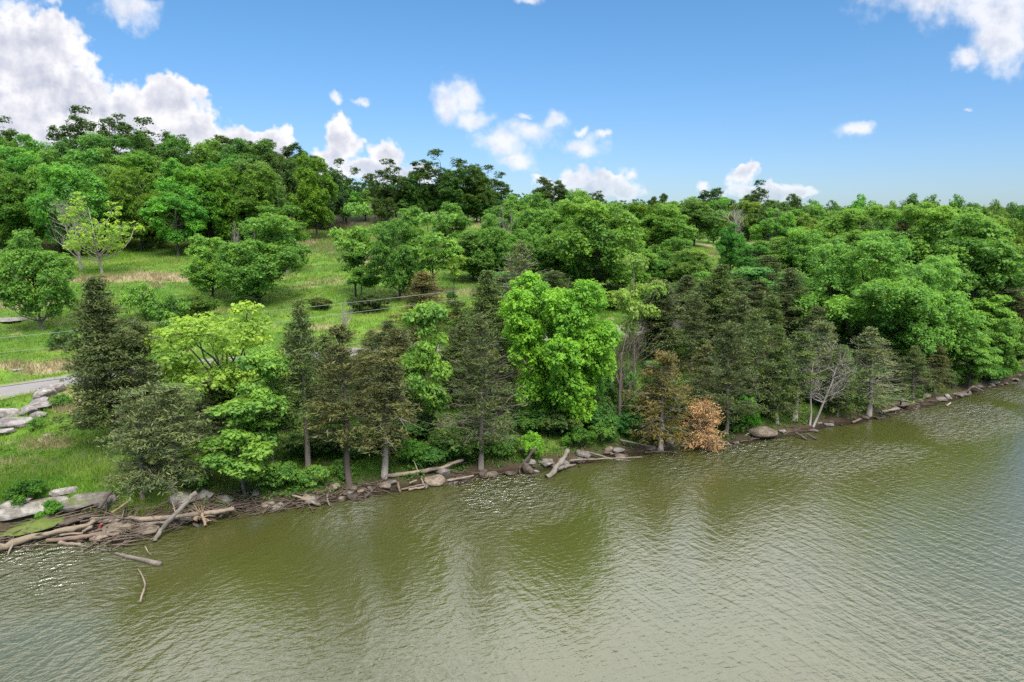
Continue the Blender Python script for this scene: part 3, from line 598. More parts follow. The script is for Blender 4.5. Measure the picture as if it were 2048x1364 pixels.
# ---- shoreline and middle-distance trees, one by one
T = [
 ('cedar1', 232, ('b', 892), 550, 172, C_DARK, 'tall dense dark olive cedar left of the lime walnut, above the boulder row end', None, BARK_DK),
 ('cedar3', 300, ('b', 870), 640, 110, C_DARK, 'dark cedar shoulder growing just right of the tallest left cedar', None, BARK_DK),
 ('cedar5', 285, ('b', 1000), 780, 120, C_GREY, 'grey green shaggy cedar on the bank above the left log jam', None, BARK_GREY),
 ('cedar5', 345, ('b', 990), 770, 170, C_GREY, 'wispy grey green cedar with crooked trunk behind the leaning log', None, BARK_GREY),
 ('cedar3', 440, ('b', 880), 775, 130, C_DARK, 'low dark cedar under the crown of the lime walnut', None, BARK_DK),
 ('walnut1', 462, ('b', 868), 602, 275, G_WAL, 'wide lime green walnut with forked dark trunk left of centre', None, BARK_DK),
 ('sapling', 490, ('b', 992), 800, 190, G_SAP, 'light green leafy tree drooping over the bank below the lime walnut', None, BARK_GREY),
 ('sapling', 545, ('b', 950), 700, 150, G_LIME, 'fresh green slender tree between the lime walnut and the first thin cedar', None, BARK_GREY),
 ('cedar2', 618, ('b', 955), 598, 115, C_GREEN, 'thin cedar with pale foot, first right of the lime walnut', None, BARK_GREY),
 ('cedar4', 700, ('b', 970), 645, 110, C_BROWN, 'thin brownish cedar with long bare dark trunk at the water', None, BARK_DK),
 ('cedar3', 655, 44.5, 760, 90, C_DARK, 'small dark cedar between the two thin cedars', None, BARK_DK),
 ('cedar2', 768, ('b', 955), 690, 130, C_BROWN, 'brown tinged cedar with pale thick foot beside the long fallen log', None, BARK_PALE),
 ('cedar4', 800, 47, 655, 100, C_BROWN, 'brown cedar standing behind the one with the pale foot', None, BARK_DK),
 ('sapling', 858, ('b', 888), 606, 130, G_SAP, 'light green tree with thin dark trunk between brown and tall cedars', None, BARK_DK),
 ('cedar6', 962, ('b', 946), 622, 145, C_DARK, 'tall spire shaped cedar with bare lower trunk left of the bright maple', None, BARK_GREY),
 ('cedar1', 985, 52, 540, 120, C_GREEN, 'grey green cedar rising behind the spire shaped cedar', None, BARK_DK),
 ('cedar6', 1035, 58, 482, 110, C_GREY, 'greyish cedar with pale bare limbs above the bright maple', None, BARK_PALE),
 ('cedar3', 838, 62, 542, 110, C_RUST, 'rusty brown cedar beyond the road in front of meadow trees', None, BARK_DK),
 ('maple', 1118, 45, 552, 245, G_MAPLE, 'vivid lime green maple with full rounded crown at the water', None, BARK_DK),
 ('bare1', 1243, 46, 598, 170, None, 'bare brown tree with dense fine twigs right of the bright maple', None, (.13, .105, .085)),
 ('walnut2', 1275, 55, 508, 120, (.19, .31, .07), 'pale yellow green loose crown above the bare brown tree', None, BARK_GREY),
 ('cedar3', 1300, 57, 610, 100, C_GREEN, 'dark cedar right behind the bare brown tree', None, BARK_DK),
 ('cedar2', 1340, 55, 560, 115, C_DARK, 'tall dark cedar left end of the cedar row', None, BARK_DK),
 ('cedar6', 1385, 56, 585, 90, C_DARK, 'dark narrow cedar behind the orange tinged cedar', None, BARK_DK),
 ('cedar5', 1322, ('b', 902), 705, 125, C_RUST, 'orange tinged olive cedar with thin leaning trunk at the water', None, BARK_PALE),
 ('cedar5', 1395, 46, 760, 80, C_GREY, 'small grey half bare cedar behind the dead orange cedar', None, BARK_PALE),
 ('cedar1', 1428, 60, 528, 110, C_GREEN, 'tall pointed green cedar in the middle of the cedar row', None, BARK_DK),
 ('cedar3', 1452, ('b', 872), 640, 95, C_DARK, 'dark cedar with pale trunk foot right of the dead orange cedar', None, BARK_GREY),
 ('cedar2', 1480, 55, 590, 95, C_DARK, 'dark cedar with forked top in the cedar row', None, BARK_DK),
 ('cedar6', 1508, ('b', 838), 615, 105, C_GREEN, 'olive cedar standing above the flat bank boulder', None, BARK_GREY),
 ('cedar1', 1555, ('b', 848), 650, 90, C_GREEN, 'bushy olive cedar right of the flat bank boulder', None, BARK_PALE),
 ('cedar2', 1575, 62, 535, 110, C_DARK, 'dark brown cedar left of the big soft green tree', None, BARK_DK),
 ('cedar4', 1590, ('b', 842), 660, 85, C_GREEN, 'thin cedar with tall pale trunk near the white branched snag', None, BARK_PALE),
 ('cedar1', 1655, 66, 560, 110, C_BROWN, 'dark brown cedar in the shade of the big soft green tree', None, BARK_DK),
 ('cedar3', 1620, 60, 610, 80, C_DARK, 'dark cedar behind the white branched snag', None, BARK_DK),
 ('bare2', 1622, ('b', 852), 660, 118, None, 'whitish bare cedar with twin leaning trunks and tangled limbs', None, (.24, .22, .20)),
 ('cedar5', 1640, 52, 645, 110, C_GREY, 'grey green cedar top mixed with the white branched snag', None, BARK_PALE),
 ('cedar6', 1738, ('b', 832), 655, 125, C_GREY, 'grey green cedar with silvery twigs right of the white snag', None, BARK_PALE),
 ('cedar5', 1775, 58, 700, 80, C_GREY, 'smaller grey green cedar leaning over the driftwood', None, BARK_GREY),
 ('willow', 1755, 64, 468, 360, G_WILLOW, 'largest soft green broad crowned tree on the right bank', None, BARK_DK),
 ('oak3', 1850, 60, 540, 190, G_WILLOW, 'lower green bough tree hanging beneath the broad crowned tree', None, BARK_DK),
 ('oak2', 1820, 62, 655, 95, G_BLUE, 'deep green tree low above the right bank', None, BARK_DK),
 ('cedar3', 1905, 66, 645, 110, C_BROWN, 'brown rounded cedar above the right driftwood', None, BARK_DK),
 ('oak1', 1725, 96, 414, 190, G_OLIVE, 'olive green domed tree behind the broad crowned tree', None, BARK_DK),
 ('layer', 1955, 70, 430, 200, G_MID, 'dark layered green tree near the right edge', None, BARK_DK),
 ('layer', 1968, 66, 590, 120, G_LIME, 'light green layered tree reaching over the far right shore', None, BARK_DK),
 ('oak1', 1890, 92, 408, 220, G_OLIVE, 'olive green high dome at the right behind the layered tree', None, BARK_DK),
 ('cedar1', 1800, 92, 440, 80, C_BROWN, 'reddish brown cedar top between two olive domes', None, BARK_DK),
 ('cedar3', 2045, 74, 600, 120, C_BROWN, 'dark brown cedar cut by the right edge', None, BARK_DK),
 ('cedar3', 2010, 82, 560, 90, C_DARK, 'dark cedar behind the far right point', None, BARK_DK),
 ('deadcedar', 1402, ('b', 898), 806, 100, C_OR, 'low bright orange dead cedar at the waterline', None, BARK_GREY),
 ('sapling', 1800, 58, 770, 50, G_WAL, 'small yellow green sapling on the right bank', None, BARK_GREY),
 ('layer', 1935, ('b', 776), 660, 100, G_LIME, 'light green tree with boughs touching the far right shore', None, BARK_DK),
 ('cedar3', 1870, ('b', 785), 690, 80, C_BROWN, 'small brown cedar at the water below the brown rounded cedar', None, BARK_DK),
 ('oak3', 1995, ('b', 762), 640, 110, G_MID, 'dark green tree leaning over the far right point', None, BARK_DK),
 ('cedar2', 2040, ('b', 742), 590, 80, C_BROWN, 'dark brown cedar at the far right point', None, BARK_DK),
 ('cedar6', 1825, ('b', 800), 690, 80, C_GREEN, 'thin green cedar right of the dark upright snag', None, BARK_GREY),
 ('cedar1', 1675, ('b', 832), 690, 75, C_GREEN, 'green cedar between the white snag and the silvery twig cedar', None, BARK_GREY),
 # meadow trees
 ('oak3', 85, ('b', 660), 462, 165, G_MID, 'leafy green meadow tree with slim grey leaning trunk at left edge', None, BARK_GREY),
 ('sparse', 205, ('b', 548), 385, 165, G_WAL, 'thin leaved yellow green walnut with visible pale limbs', None, BARK_PALE),
 ('bare1', 150, 92, 365, 110, None, 'bare grey limbed tree just left of the thin leaved walnut', None, BARK_PALE),
 ('oak1', 520, ('b', 605), 430, 190, G_MID, 'big dark green spreading tree in the left meadow', None, BARK_DK),
 ('oak2', 425, ('b', 598), 472, 110, G_LIME, 'lighter lime green tree hugging the big meadow tree', None, BARK_DK),
 ('bare3', 462, 86, 428, 60, None, 'dead whitish branches poking above the lime meadow tree', None, BARK_PALE),
 ('walnut2', 570, 92, 410, 125, (.09, .20, .03), 'flat topped green tree behind the big meadow tree', None, BARK_GREY),
 ('walnut2', 712, ('b', 595), 405, 100, G_LIME, 'slender lime tree with straight trunk in mid meadow', None, BARK_DK),
 ('sapling', 720, ('b', 598), 500, 80, G_MID, 'leafy lower growth round the slender lime tree trunk', None, BARK_DK),
 ('oak1', 800, ('b', 602), 440, 120, G_BLUE, 'bluish green rounded tree in mid meadow', None, BARK_DK),
 ('walnut2', 872, ('b', 598), 425, 115, G_LIME, 'tall lime tree right of the bluish meadow tree', None, BARK_DK),
 ('oak2', 815, 100, 415, 90, G_MID, 'green tree peeping over the bluish meadow tree', None, BARK_DK),
 ('walnut2', 908, ('b', 592), 480, 55, G_WAL, 'small thin yellow green tree at the tan grass patch', None, BARK_DK),
 ('oak2', 905, 108, 405, 75, G_MID, 'neat green tree at the top of the meadow', None, BARK_DK),
 ('bare3', 985, 84, 395, 75, None, 'bare grey fan shaped tree at the meadow edge', None, BARK_PALE),
 ('oak3', 990, 82, 430, 90, G_MID, 'green tree wrapped round the bare fan shaped tree', None, BARK_DK),
 ('oak1', 1190, 78, 400, 210, G_OLIVE, 'large olive green tree in the centre above the maple', None, BARK_DK),
 ('oak3', 1085, 90, 388, 150, G_MID, 'broad mid green tree left of the large olive tree', None, BARK_DK),
 ('oak2', 1150, 104, 380, 130, G_MID, 'green crown showing behind the large olive tree', None, BARK_DK),
 ('oak4', 1015, 100, 392, 110, G_MID, 'green crown between bare fan tree and broad tree', None, BARK_DK),
 ('cedar3', 1110, 64, 540, 100, C_DARK, 'dark cedar hidden behind the bright maple top', None, BARK_DK),
 ('oak2', 1330, 105, 408, 125, G_OLIVE, 'pair leader: olive domed tree above the small dark tree', None, BARK_DK),
 ('oak1', 1285, 110, 406, 80, (.085, .18, .02), 'narrow yellow green tree left of the olive domed tree', None, BARK_DK),
 ('oak1', 1345, 88, 475, 95, G_BLUE, 'small dark green tree at the edge of the right meadow', None, BARK_DK),
 ('oak3', 1462, 98, 447, 75, (.06, .2, .035), 'fresh green tree beside the right meadow patch', None, BARK_DK),
 ('oak1', 1500, 92, 490, 80, (.06, .19, .035), 'rounded fresh green tree right of the meadow patch', None, BARK_DK),
 ('sapling', 1500, 70, 535, 110, (.09, .24, .06), 'pale green feathery tree above the cedar row', None, BARK_DK),
 ('bare1', 1470, 135, 392, 95, None, 'bare whitish tree before the far wood, left one', None, BARK_PALE),
 ('bare3', 1530, 128, 400, 80, None, 'bare greyish tree before the far wood, right one', None, BARK_PALE),
 ('cedar3', 1545, 84, 510, 80, C_GREEN, 'green cedar left of the broad crowned tree top', None, BARK_DK),
 ('oak1', 1620, 92, 455, 110, G_WILLOW, 'soft green crown on the left flank of the broad crowned tree', None, BARK_DK),
 ('bare3', 676, ('b', 690), 588, 60, None, 'small bleached snag by the road above the thin cedars', None, (.33, .30, .27)),
]
for i, (kind, px, wh, top, wd, col, lab, grp, bk) in enumerate(T):
    lean = {'bare2': .12}.get(kind, 0); tree(kind, px, wh, top, wd, col, lab.replace('pair leader: ', ''), 'bush' if kind.startswith('shrub') else 'tree', grp, bk, rot=0 if kind == 'bare2' else None)
# skyline trees that can be told apart
SKYL = [(-10, 150, 232, 110, 'airy1', 'leftmost open crowned tree on the ridge'), (45, 155, 268, 70, 'airy2', 'small open tree in the dip of the left ridge'), (150, 152, 212, 105, 'airy1', 'tallest open crowned tree on the left ridge'), (215, 158, 228, 90, 'airy2', 'open tree just right of the tallest ridge tree'),
        (285, 150, 236, 110, 'airy1', 'broad open tree ending the left ridge group'), (355, 160, 268, 60, 'airy2', 'thin see through tree right of the left ridge group'), (440, 158, 270, 110, 'oak4', 'dark rounded tree on the ridge above the lime meadow tree'),
        (520, 160, 278, 90, 'oak4', 'dark tree on the ridge, second from the ridge end'), (600, 158, 290, 100, 'oak4', 'dark ridge tree above the flat topped meadow tree'), (690, 150, 318, 70, 'airy1', 'spindly grey green tree at the ridge end'),
        (745, 162, 345, 60, 'airy2', 'very thin almost leafless tree against the cloud'), (790, 150, 318, 85, 'airy1', 'round topped tree standing free against the cloud'), (885, 150, 300, 105, 'airy1', 'high domed tree in the middle of the skyline'),
        (935, 154, 322, 70, 'airy2', 'open tree right of the high domed tree'), (990, 156, 330, 70, 'airy1', 'open tree ending the central skyline group'), (1100, 190, 355, 80, 'oak4', 'dark tuft shaped tree alone above the centre canopy'),
        (1185, 200, 382, 50, 'airy2', 'small tree right of the dark tuft shaped tree'), (1508, 190, 360, 60, 'airy1', 'tall dark tree against the small cloud at right'), (1580, 195, 388, 50, 'airy2', 'short airy tree right of the tall dark one'),
        (1430, 190, 378, 90, 'oak4', 'rounded dark crown on the skyline left of the tall dark tree'), (1318, 210, 388, 60, 'oak4', 'small rounded crown on the low central skyline')]
for px, Y, top, wd, kd, lab in SKYL:
    tree(kd, px, Y, top, wd, (.04, .085, .016), lab, bark=BARK_DK)
# ---- woodland on the hill, seen as a wall of crowns
r = random.Random(5)
ORD = ['leftmost', 'second from left', 'third from left', 'fourth from left', 'fifth from left', 'sixth from left', 'seventh from left', 'eighth from left', 'ninth from left', 'tenth from left', 'eleventh from left', 'twelfth from left', 'thirteenth from left', 'fourteenth from left', 'fifteenth from left', 'sixteenth from left', 'seventeenth from left', 'eighteenth from left', 'nineteenth from left', 'twentieth from left']
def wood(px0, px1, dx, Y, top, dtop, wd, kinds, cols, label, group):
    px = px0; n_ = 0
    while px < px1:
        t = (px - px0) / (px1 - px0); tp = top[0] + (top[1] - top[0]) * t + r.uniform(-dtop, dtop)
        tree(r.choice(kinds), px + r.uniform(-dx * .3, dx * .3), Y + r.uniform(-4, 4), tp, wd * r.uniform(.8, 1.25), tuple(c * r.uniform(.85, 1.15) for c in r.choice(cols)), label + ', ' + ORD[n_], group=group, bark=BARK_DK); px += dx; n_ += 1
OK = ['oak1', 'oak2', 'oak3', 'oak4']
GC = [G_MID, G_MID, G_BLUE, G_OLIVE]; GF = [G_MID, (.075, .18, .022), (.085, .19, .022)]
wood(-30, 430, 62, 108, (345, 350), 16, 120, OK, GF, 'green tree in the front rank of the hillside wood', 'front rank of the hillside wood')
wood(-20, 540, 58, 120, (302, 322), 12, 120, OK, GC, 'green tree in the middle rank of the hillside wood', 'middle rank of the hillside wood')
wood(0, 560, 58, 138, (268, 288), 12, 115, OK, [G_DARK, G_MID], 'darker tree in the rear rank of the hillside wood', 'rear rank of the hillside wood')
wood(415, 540, 50, 112, (330, 345), 10, 110, ['oak1', 'oak2'], [(.085, .19, .022)], 'bright full crown at the right end of the hillside wood', 'bright crowns ending the hillside wood')
wood(545, 690, 38, 140, (318, 345), 10, 80, ['oak4', 'oak2', 'oak1'], [G_DARK, (.035, .085, .03)], 'dark shaded tree behind the top of the meadow', 'dark trees at the head of the meadow')
tree('oak2', 628, 125, 312, 95, (.10, .21, .02), 'bright layered tree in front of the dark trees at the meadow head', bark=BARK_DK)
wood(680, 1010, 42, 150, (378, 392), 14, 62, OK, [G_MID, G_DARK], 'green tree in the row along the meadow crest', 'row along the meadow crest')
wood(850, 960, 34, 148, (350, 345), 12, 70, ['oak2', 'oak1'], [(.05, .12, .02)], 'taller tree under the high domed skyline tree', 'trees under the domed skyline tree')
wood(1020, 1420, 52, 150, (398, 410), 8, 85, OK, GC, 'green tree in the central canopy behind the olive tree', 'central canopy trees')
wood(1380, 1700, 50, 165, (402, 414), 8, 80, OK, [G_MID, G_DARK, G_BLUE], 'green tree in the canopy beyond the right meadow', 'canopy beyond the right meadow')
wood(1560, 2080, 46, 125, (425, 440), 10, 90, OK, [G_MID, G_OLIVE, G_BLUE], 'green tree behind the broad crowned tree', 'canopy behind the right bank')
wood(1500, 2080, 40, 200, (397, 398), 10, 66, ['low1', 'low2'], [G_DARK, G_MID], 'dark tree of the distant right skyline', 'distant right skyline')
wood(1130, 1500, 36, 230, (400, 398), 5, 50, ['low1', 'low2'], [G_DARK, (.04, .10, .03)], 'dark tree of the distant central skyline', 'distant central skyline')
wood(1990, 2090, 36, 110, (450, 460), 8, 80, ['oak1', 'oak3'], [(.10, .2, .03)], 'green crown at the right edge behind the layered tree', 'crowns at the right edge')
wood(955, 1420, 44, 84, (470, 500), 22, 100, OK, [G_MID, G_MID, G_BLUE, G_OLIVE], 'green tree in the thicket above the centre shore', 'thicket above the centre shore')
wood(1000, 1300, 48, 70, (560, 585), 22, 80, ['sapling', 'oak1', 'oak2', 'walnut2'], [G_MID, G_LIME, G_BLUE], 'small green tree between the maple and the thicket', 'small trees behind the maple')
wood(1290, 1700, 50, 76, (560, 560), 20, 90, ['oak1', 'oak2', 'oak3'], [G_MID, G_WILLOW], 'green tree showing between the cedar tops', 'green trees among the cedar tops')
wood(1560, 2060, 56, 96, (470, 480), 20, 120, OK, [G_MID, G_WILLOW, G_OLIVE], 'green tree filling the right bank behind the broad crowned tree', 'trees filling the right bank')
wood(1120, 1330, 60, 48, (730, 720), 30, 60, ['sapling', 'shrub1', 'shrub2'], [G_MID, G_DARK, G_BLUE], 'shaded sapling under the left of the cedar row', 'shaded saplings left in the cedar row')
wood(1390, 1700, 60, 58, (700, 690), 25, 55, ['sapling', 'shrub1', 'shrub2'], [G_MID, G_DARK, G_BLUE], 'shaded sapling under the right of the cedar row', 'shaded saplings right in the cedar row')
wood(440, 1000, 58, 50, (760, 770), 20, 60, ['sapling', 'shrub1', 'walnut2'], [G_MID, G_DARK, G_LIME], 'shaded sapling behind the thin cedars', 'shaded saplings behind the thin cedars')
for n_, (kd, px, Y, top, wd, col) in enumerate((('cedar3', 575, 46, 655, 90, C_DARK), ('cedar6', 598, 50, 640, 80, C_BROWN), ('cedar3', 640, 48, 668, 80, C_GREEN), ('cedar1', 668, 50, 690, 85, C_BROWN), ('cedar3', 722, 45, 700, 90, C_BROWN), ('cedar6', 745, 52, 660, 90, C_BROWN),
        ('cedar1', 778, 50, 640, 95, C_DARK), ('cedar3', 812, 46, 700, 90, C_BROWN), ('cedar6', 832, 52, 650, 90, C_BROWN), ('cedar3', 895, 47, 690, 90, C_GREEN), ('cedar1', 930, 48, 640, 90, C_DARK), ('cedar6', 1000, 46, 660, 90, C_DARK), ('cedar3', 1020, 52, 600, 90, C_GREEN))):
    tree(kd, px, Y, top, wd, col, 'olive cedar of the thin screen between lime walnut and maple, ' + ORD[n_], group='thin screen of cedars left of the maple', bark=BARK_DK)
# cedars in the second rank behind the shore
for n_, (px, Y, top, wd) in enumerate(sorted(((1315, 66, 555, 90), (1375, 68, 548, 90), (1405, 63, 560, 80), (1460, 66, 560, 90), (1515, 68, 560, 90), (1545, 60, 590, 80), (1600, 72, 545, 90), (1690, 74, 570, 90), (1480, 50, 700, 80), (1530, 52, 690, 80), (1415, 50, 690, 80), (735, 48, 710, 70), (905, 52, 655, 80), (925, 60, 600, 70)))):
    tree(r.choice(['cedar1', 'cedar2', 'cedar3', 'cedar6']), px, Y, top, wd, r.choice([C_DARK, C_GREEN, C_BROWN]), 'dark cedar of the crowded second rank behind the shore, ' + ORD[n_], group='second rank of shore cedars', bark=BARK_DK)
# far woods: a mass nobody could count
cv, cf, ct = [], [], []; base = 0
rng = np.random.default_rng(99); lowm = PROTO['low1'][1]; nlv = len(lowm.vertices); lv = np.empty(nlv * 3, np.float32); lowm.vertices.foreach_get('co', lv); lv = lv.reshape(-1, 4, 3); sub = lv[::15] ; sub = sub.mean(1, keepdims=True) + (sub - sub.mean(1, keepdims=True)) * 3
for Y, nn in ((260, 70), (310, 80), (370, 90), (440, 100), (520, 110), (620, 120)):
    for i in range(nn):
        x = -Y * .25 + (i + rng.uniform(0, 1)) / nn * Y * 1.15; y = Y + rng.uniform(-22, 22); sc = rng.uniform(.75, 1.15); a = rng.uniform(0, 6.28)
        if shore_s(np.array([x]), np.array([y]))[0] < 8: continue
        p = sub.copy() * [sc * 1.05, sc * 1.05, sc * .9]; p = np.stack([p[..., 0] * math.cos(a) - p[..., 1] * math.sin(a), p[..., 0] * math.sin(a) + p[..., 1] * math.cos(a), p[..., 2]], -1) + [x, y, tz(x, y)]
        cv.append(p.reshape(-1, 3)); ct.append(np.full(p.shape[0] * 4, np.clip(rng.normal(.4, .25), 0, 1)) + rng.normal(0, .08, p.shape[0] * 4))
cv = np.concatenate(cv); fw = link('far_woods', mesh_np('far_woods', cv, np.arange(len(cv)).reshape(-1, 4), M_LEAF, {'tone': np.clip(np.concatenate(ct), 0, 1)}), col=(.04, .10, .03))
tag(fw, 'distant dark green woods filling the low horizon', 'woods', kind='stuff')

# ------------------------------------------------------------------ shrubs
SHR = [('shrub1', 295, ('b', 640), 563, 90, G_LIME, 'bright bush on the slope right of the tallest left cedar'), ('shrub1', 345, ('b', 655), 590, 90, G_MID, 'green bush beside the bright slope bush'), ('shrub2', 400, ('b', 640), 590, 90, (.07, .14, .02), 'olive bush below the lime meadow tree'),
       ('shrub1', 118, ('b', 700), 655, 60, G_DARK, 'dark bush at the foot of the leaning meadow tree'), ('shrub2', 745, ('b', 625), 588, 95, (.05, .085, .02), 'dark low thicket under the mid meadow trees'), ('shrub2', 640, ('b', 618), 594, 60, (.09, .13, .04), 'grey green low thicket left of the mid meadow trees'),
       ('shrub1', 905, ('b', 612), 580, 30, G_DARK, 'small dark bush by the thin yellow green tree'), ('shrub1', 50, ('b', 1008), 960, 95, (.055, .16, .02), 'dark green bush on the mossy left bank'), ('shrub1', 100, ('b', 1040), 1000, 70, (.09, .24, .03), 'fresh green bush hanging over the left rock ledge'),
       ('shrub1', 395, ('b', 985), 930, 80, G_MID, 'green bush behind the leaning log'), ('shrub2', 545, ('b', 985), 925, 110, G_MID, 'spreading green bush left of the first thin cedar'), ('shrub2', 630, ('b', 975), 930, 70, G_LIME, 'light green bush round the pale cedar foot'),
       ('shrub1', 690, ('b', 960), 915, 60, G_MID, 'green bush left of the thick pale cedar foot'), ('shrub2', 820, ('b', 935), 880, 90, (.07, .19, .025), 'green bush above the long fallen log'), ('shrub1', 900, ('b', 915), 850, 80, G_LIME, 'light green bush left of the spire shaped cedar foot'),
       ('shrub2', 1010, ('b', 915), 870, 80, G_MID, 'green bush right of the spire shaped cedar foot'), ('shrub1', 1060, ('b', 915), 860, 70, G_MAPLE, 'lime sprouts at the maple foot'), ('shrub1', 1150, ('b', 895), 850, 80, (.07, .18, .025), 'green bush under the right side of the maple'),
       ('shrub1', 1205, ('b', 885), 835, 80, G_MID, 'green bush before the bare brown tree'), ('shrub2', 1265, ('b', 875), 825, 90, (.06, .2, .04), 'fern green bush left of the orange tinged cedar'), ('shrub1', 1485, ('b', 860), 790, 85, (.07, .24, .02), 'vivid green bush between cedars and flat boulder'),
       ('shrub1', 1690, ('b', 818), 775, 80, (.06, .19, .02), 'vivid green bush behind the twin leaning trunks'), ('shrub2', 1660, ('b', 812), 780, 60, G_MID, 'dark green bush under the white snag'), ('shrub1', 1930, ('b', 770), 735, 60, G_LIME, 'light green bush on the far right bank'),
       ('shrub2', 1975, ('b', 765), 728, 80, (.08, .22, .04), 'low green boughs touching the far right shore'), ('shrub1', 330, 45, 830, 120, (.07, .09, .03), 'olive bush between the shaggy cedars'), ('shrub1', 130, ('b', 815), 785, 50, G_MID, 'green bush at the right end of the boulder row'),
       ('shrub1', 70, ('b', 862), 838, 40, G_MID, 'small green bush below the boulder row'), ('shrub2', 400, 52, 800, 70, G_LIME, 'lime bush under the lime walnut fork'), ('shrub1', 1600, 56, 760, 70, G_MID, 'green bush behind the thin pale trunks')]
for kd, px, wh, top, wd, col, lab in SHR: tree(kd, px, wh, top, wd, col, lab, 'bush', bark=BARK_GREY).name = 'shrub'

# more bushes of the bank, between the named ones
rb = random.Random(12)
for grp, x0, x1, nn in (('left bank', -13, 4, 18), ('middle bank', 4, 20, 18), ('right bank', 20, 52, 20)):
    for n_ in range(nn):
        x = x0 + (n_ + rb.random() * .8) / nn * (x1 - x0); y = float(np.interp(x, SHX, SHY)) + rb.uniform(1.5, 7.5); z = tz(x, y); kd = rb.choice(['shrub1', 'shrub2', 'shrub2']); tm, cm, Hh, Wd = PROTO[kd]; sc = rb.uniform(.45, .85)
        e = bpy.data.objects.new('shrub', None); C.objects.link(e); e.location = (x, y, z - .05); e.scale = (sc, sc, sc * rb.uniform(.8, 1.2)); e.rotation_euler = (0, 0, rb.uniform(0, 6.28))
        link('trunk', tm, e, BARK_DK); link('crown', cm, e, tuple(c * rb.uniform(.8, 1.1) for c in rb.choice([G_DARK, G_MID, G_DARK, (.07, .15, .035)]))); tag(e, 'low bush in the undergrowth of the ' + grp + ', ' + ORD[n_], 'bush', 'low bushes of the ' + grp)
# ------------------------------------------------------------------ grass and undergrowth
def scatter(nmax, sampler, dens):
    x, y = sampler(nmax); keep = RNG.random(nmax) < dens(x, y); return x[keep], y[keep]
def wedge(n, y0, y1, u0=-.82, u1=.82, p=1.5):
    y = y0 + (y1 - y0) * RNG.random(n) ** p; return y * RNG.uniform(u0, u1, n), y
def road_d(x, y):
    b = np.full(x.shape, 1e9)
    for q in ROAD[::2]: b = np.minimum(b, np.hypot(x - q[0], y - q[1]))
    return b
def blades(x, y, h, wd, n_each, spread, tone, dry):
    N = len(x) * n_each; i = np.repeat(np.arange(len(x)), n_each); bx = x[i] + RNG.normal(0, 1, N) * spread[i]; by = y[i] + RNG.normal(0, 1, N) * spread[i]; bz = terrain(bx, by) - .03
    hh = h[i] * RNG.uniform(.5, 1.3, N); a = RNG.uniform(0, 6.28, N); w = wd[i] * .5
    v = np.empty((N, 3, 3)); ln = RNG.normal(0, .35, (N, 2)) * hh[:, None]
    v[:, 0] = np.stack([bx - np.cos(a) * w, by - np.sin(a) * w, bz], 1); v[:, 1] = np.stack([bx + np.cos(a) * w, by + np.sin(a) * w, bz], 1); v[:, 2] = np.stack([bx + ln[:, 0], by + ln[:, 1], bz + hh], 1)
    return v.reshape(-1, 3), np.arange(3 * N).reshape(N, 3), np.repeat(np.clip(tone[i] + RNG.normal(0, .2, N), 0, 1), 3), np.repeat(dry[i], 3)
x, y = scatter(60000, lambda n: wedge(n, 32, 150, p=1.7), lambda x, y: (shore_s(x, y) > 1.2) * (road_d(x, y) > 2.7) * (1.0 - .75 * ((x > 12) & (shore_s(x, y) < 25))))
dm = dry_mask(x, y); far = y / 45.0
v, f, tn, dr = blades(x, y, .22 + .12 * RNG.random(len(x)) + .28 * dm, .05 * far, 7, .22 * far, np.clip(.3 + fbm(x * .25, y * .25, 55) * 2.2, 0, 1), (RNG.random(len(x)) < dm * 1.0).astype(float))
gr = link('grass', mesh_np('grass', v, f, M_GRASS, {'tone': tn, 'dry': dr})); tag(gr, 'long green and straw coloured meadow grass on the slope', 'grass', kind='stuff')
# leafy ground cover along the bank
def cover(x, y, hgt, per, size, col, name, label):
    m = len(x); i = np.repeat(np.arange(m), per); N = len(i); d = rdir(N, RNG); d[:, 2] = np.abs(d[:, 2]); hh = hgt[i]
    p = np.stack([x[i] + d[:, 0] * hh * 1.0, y[i] + d[:, 1] * hh * 1.0, terrain(x, y)[i] + d[:, 2] * hh * RNG.random(N) ** .6], 1)
    v, f = leaf_quads(p, d + [0, 0, .6] + rdir(N, RNG) * .5, size * RNG.uniform(.6, 1.4, N), RNG)
    o = link(name, mesh_np(name, v, f, M_LEAF, {'tone': np.repeat(np.clip(.4 + RNG.normal(0, .22, m)[i] + RNG.normal(0, .12, N), 0, 1), 4)}), col=col); return tag(o, label, 'undergrowth', kind='stuff')
x, y = scatter(26000, lambda n: wedge(n, 30, 75, p=1.2), lambda x, y: (shore_s(x, y) > .75) * (shore_s(x, y) < 16) * (x > -17) * (road_d(x, y) > 3.2) * np.clip(.25 + sstep(fbm(x * .35, y * .35, 15), -.08, .12), 0, 1))
cover(x, y, .15 + .55 * RNG.random(len(x)) ** 1.5, 11, .17, (.06, .155, .022), 'undergrowth', 'leafy green undergrowth covering the bank beneath the cedars')
x, y = scatter(9000, lambda n: wedge(n, 30, 110, p=1.2), lambda x, y: (shore_s(x, y) > 2) * (road_d(x, y) > 3.0) * (sstep(fbm(x * .2, y * .2, 25), .02, .16)))
cover(x, y, .15 + .4 * RNG.random(len(x)) ** 1.5, 9, .18, (.06, .16, .022), 'meadow_weeds', 'darker green weeds in patches over the meadow')

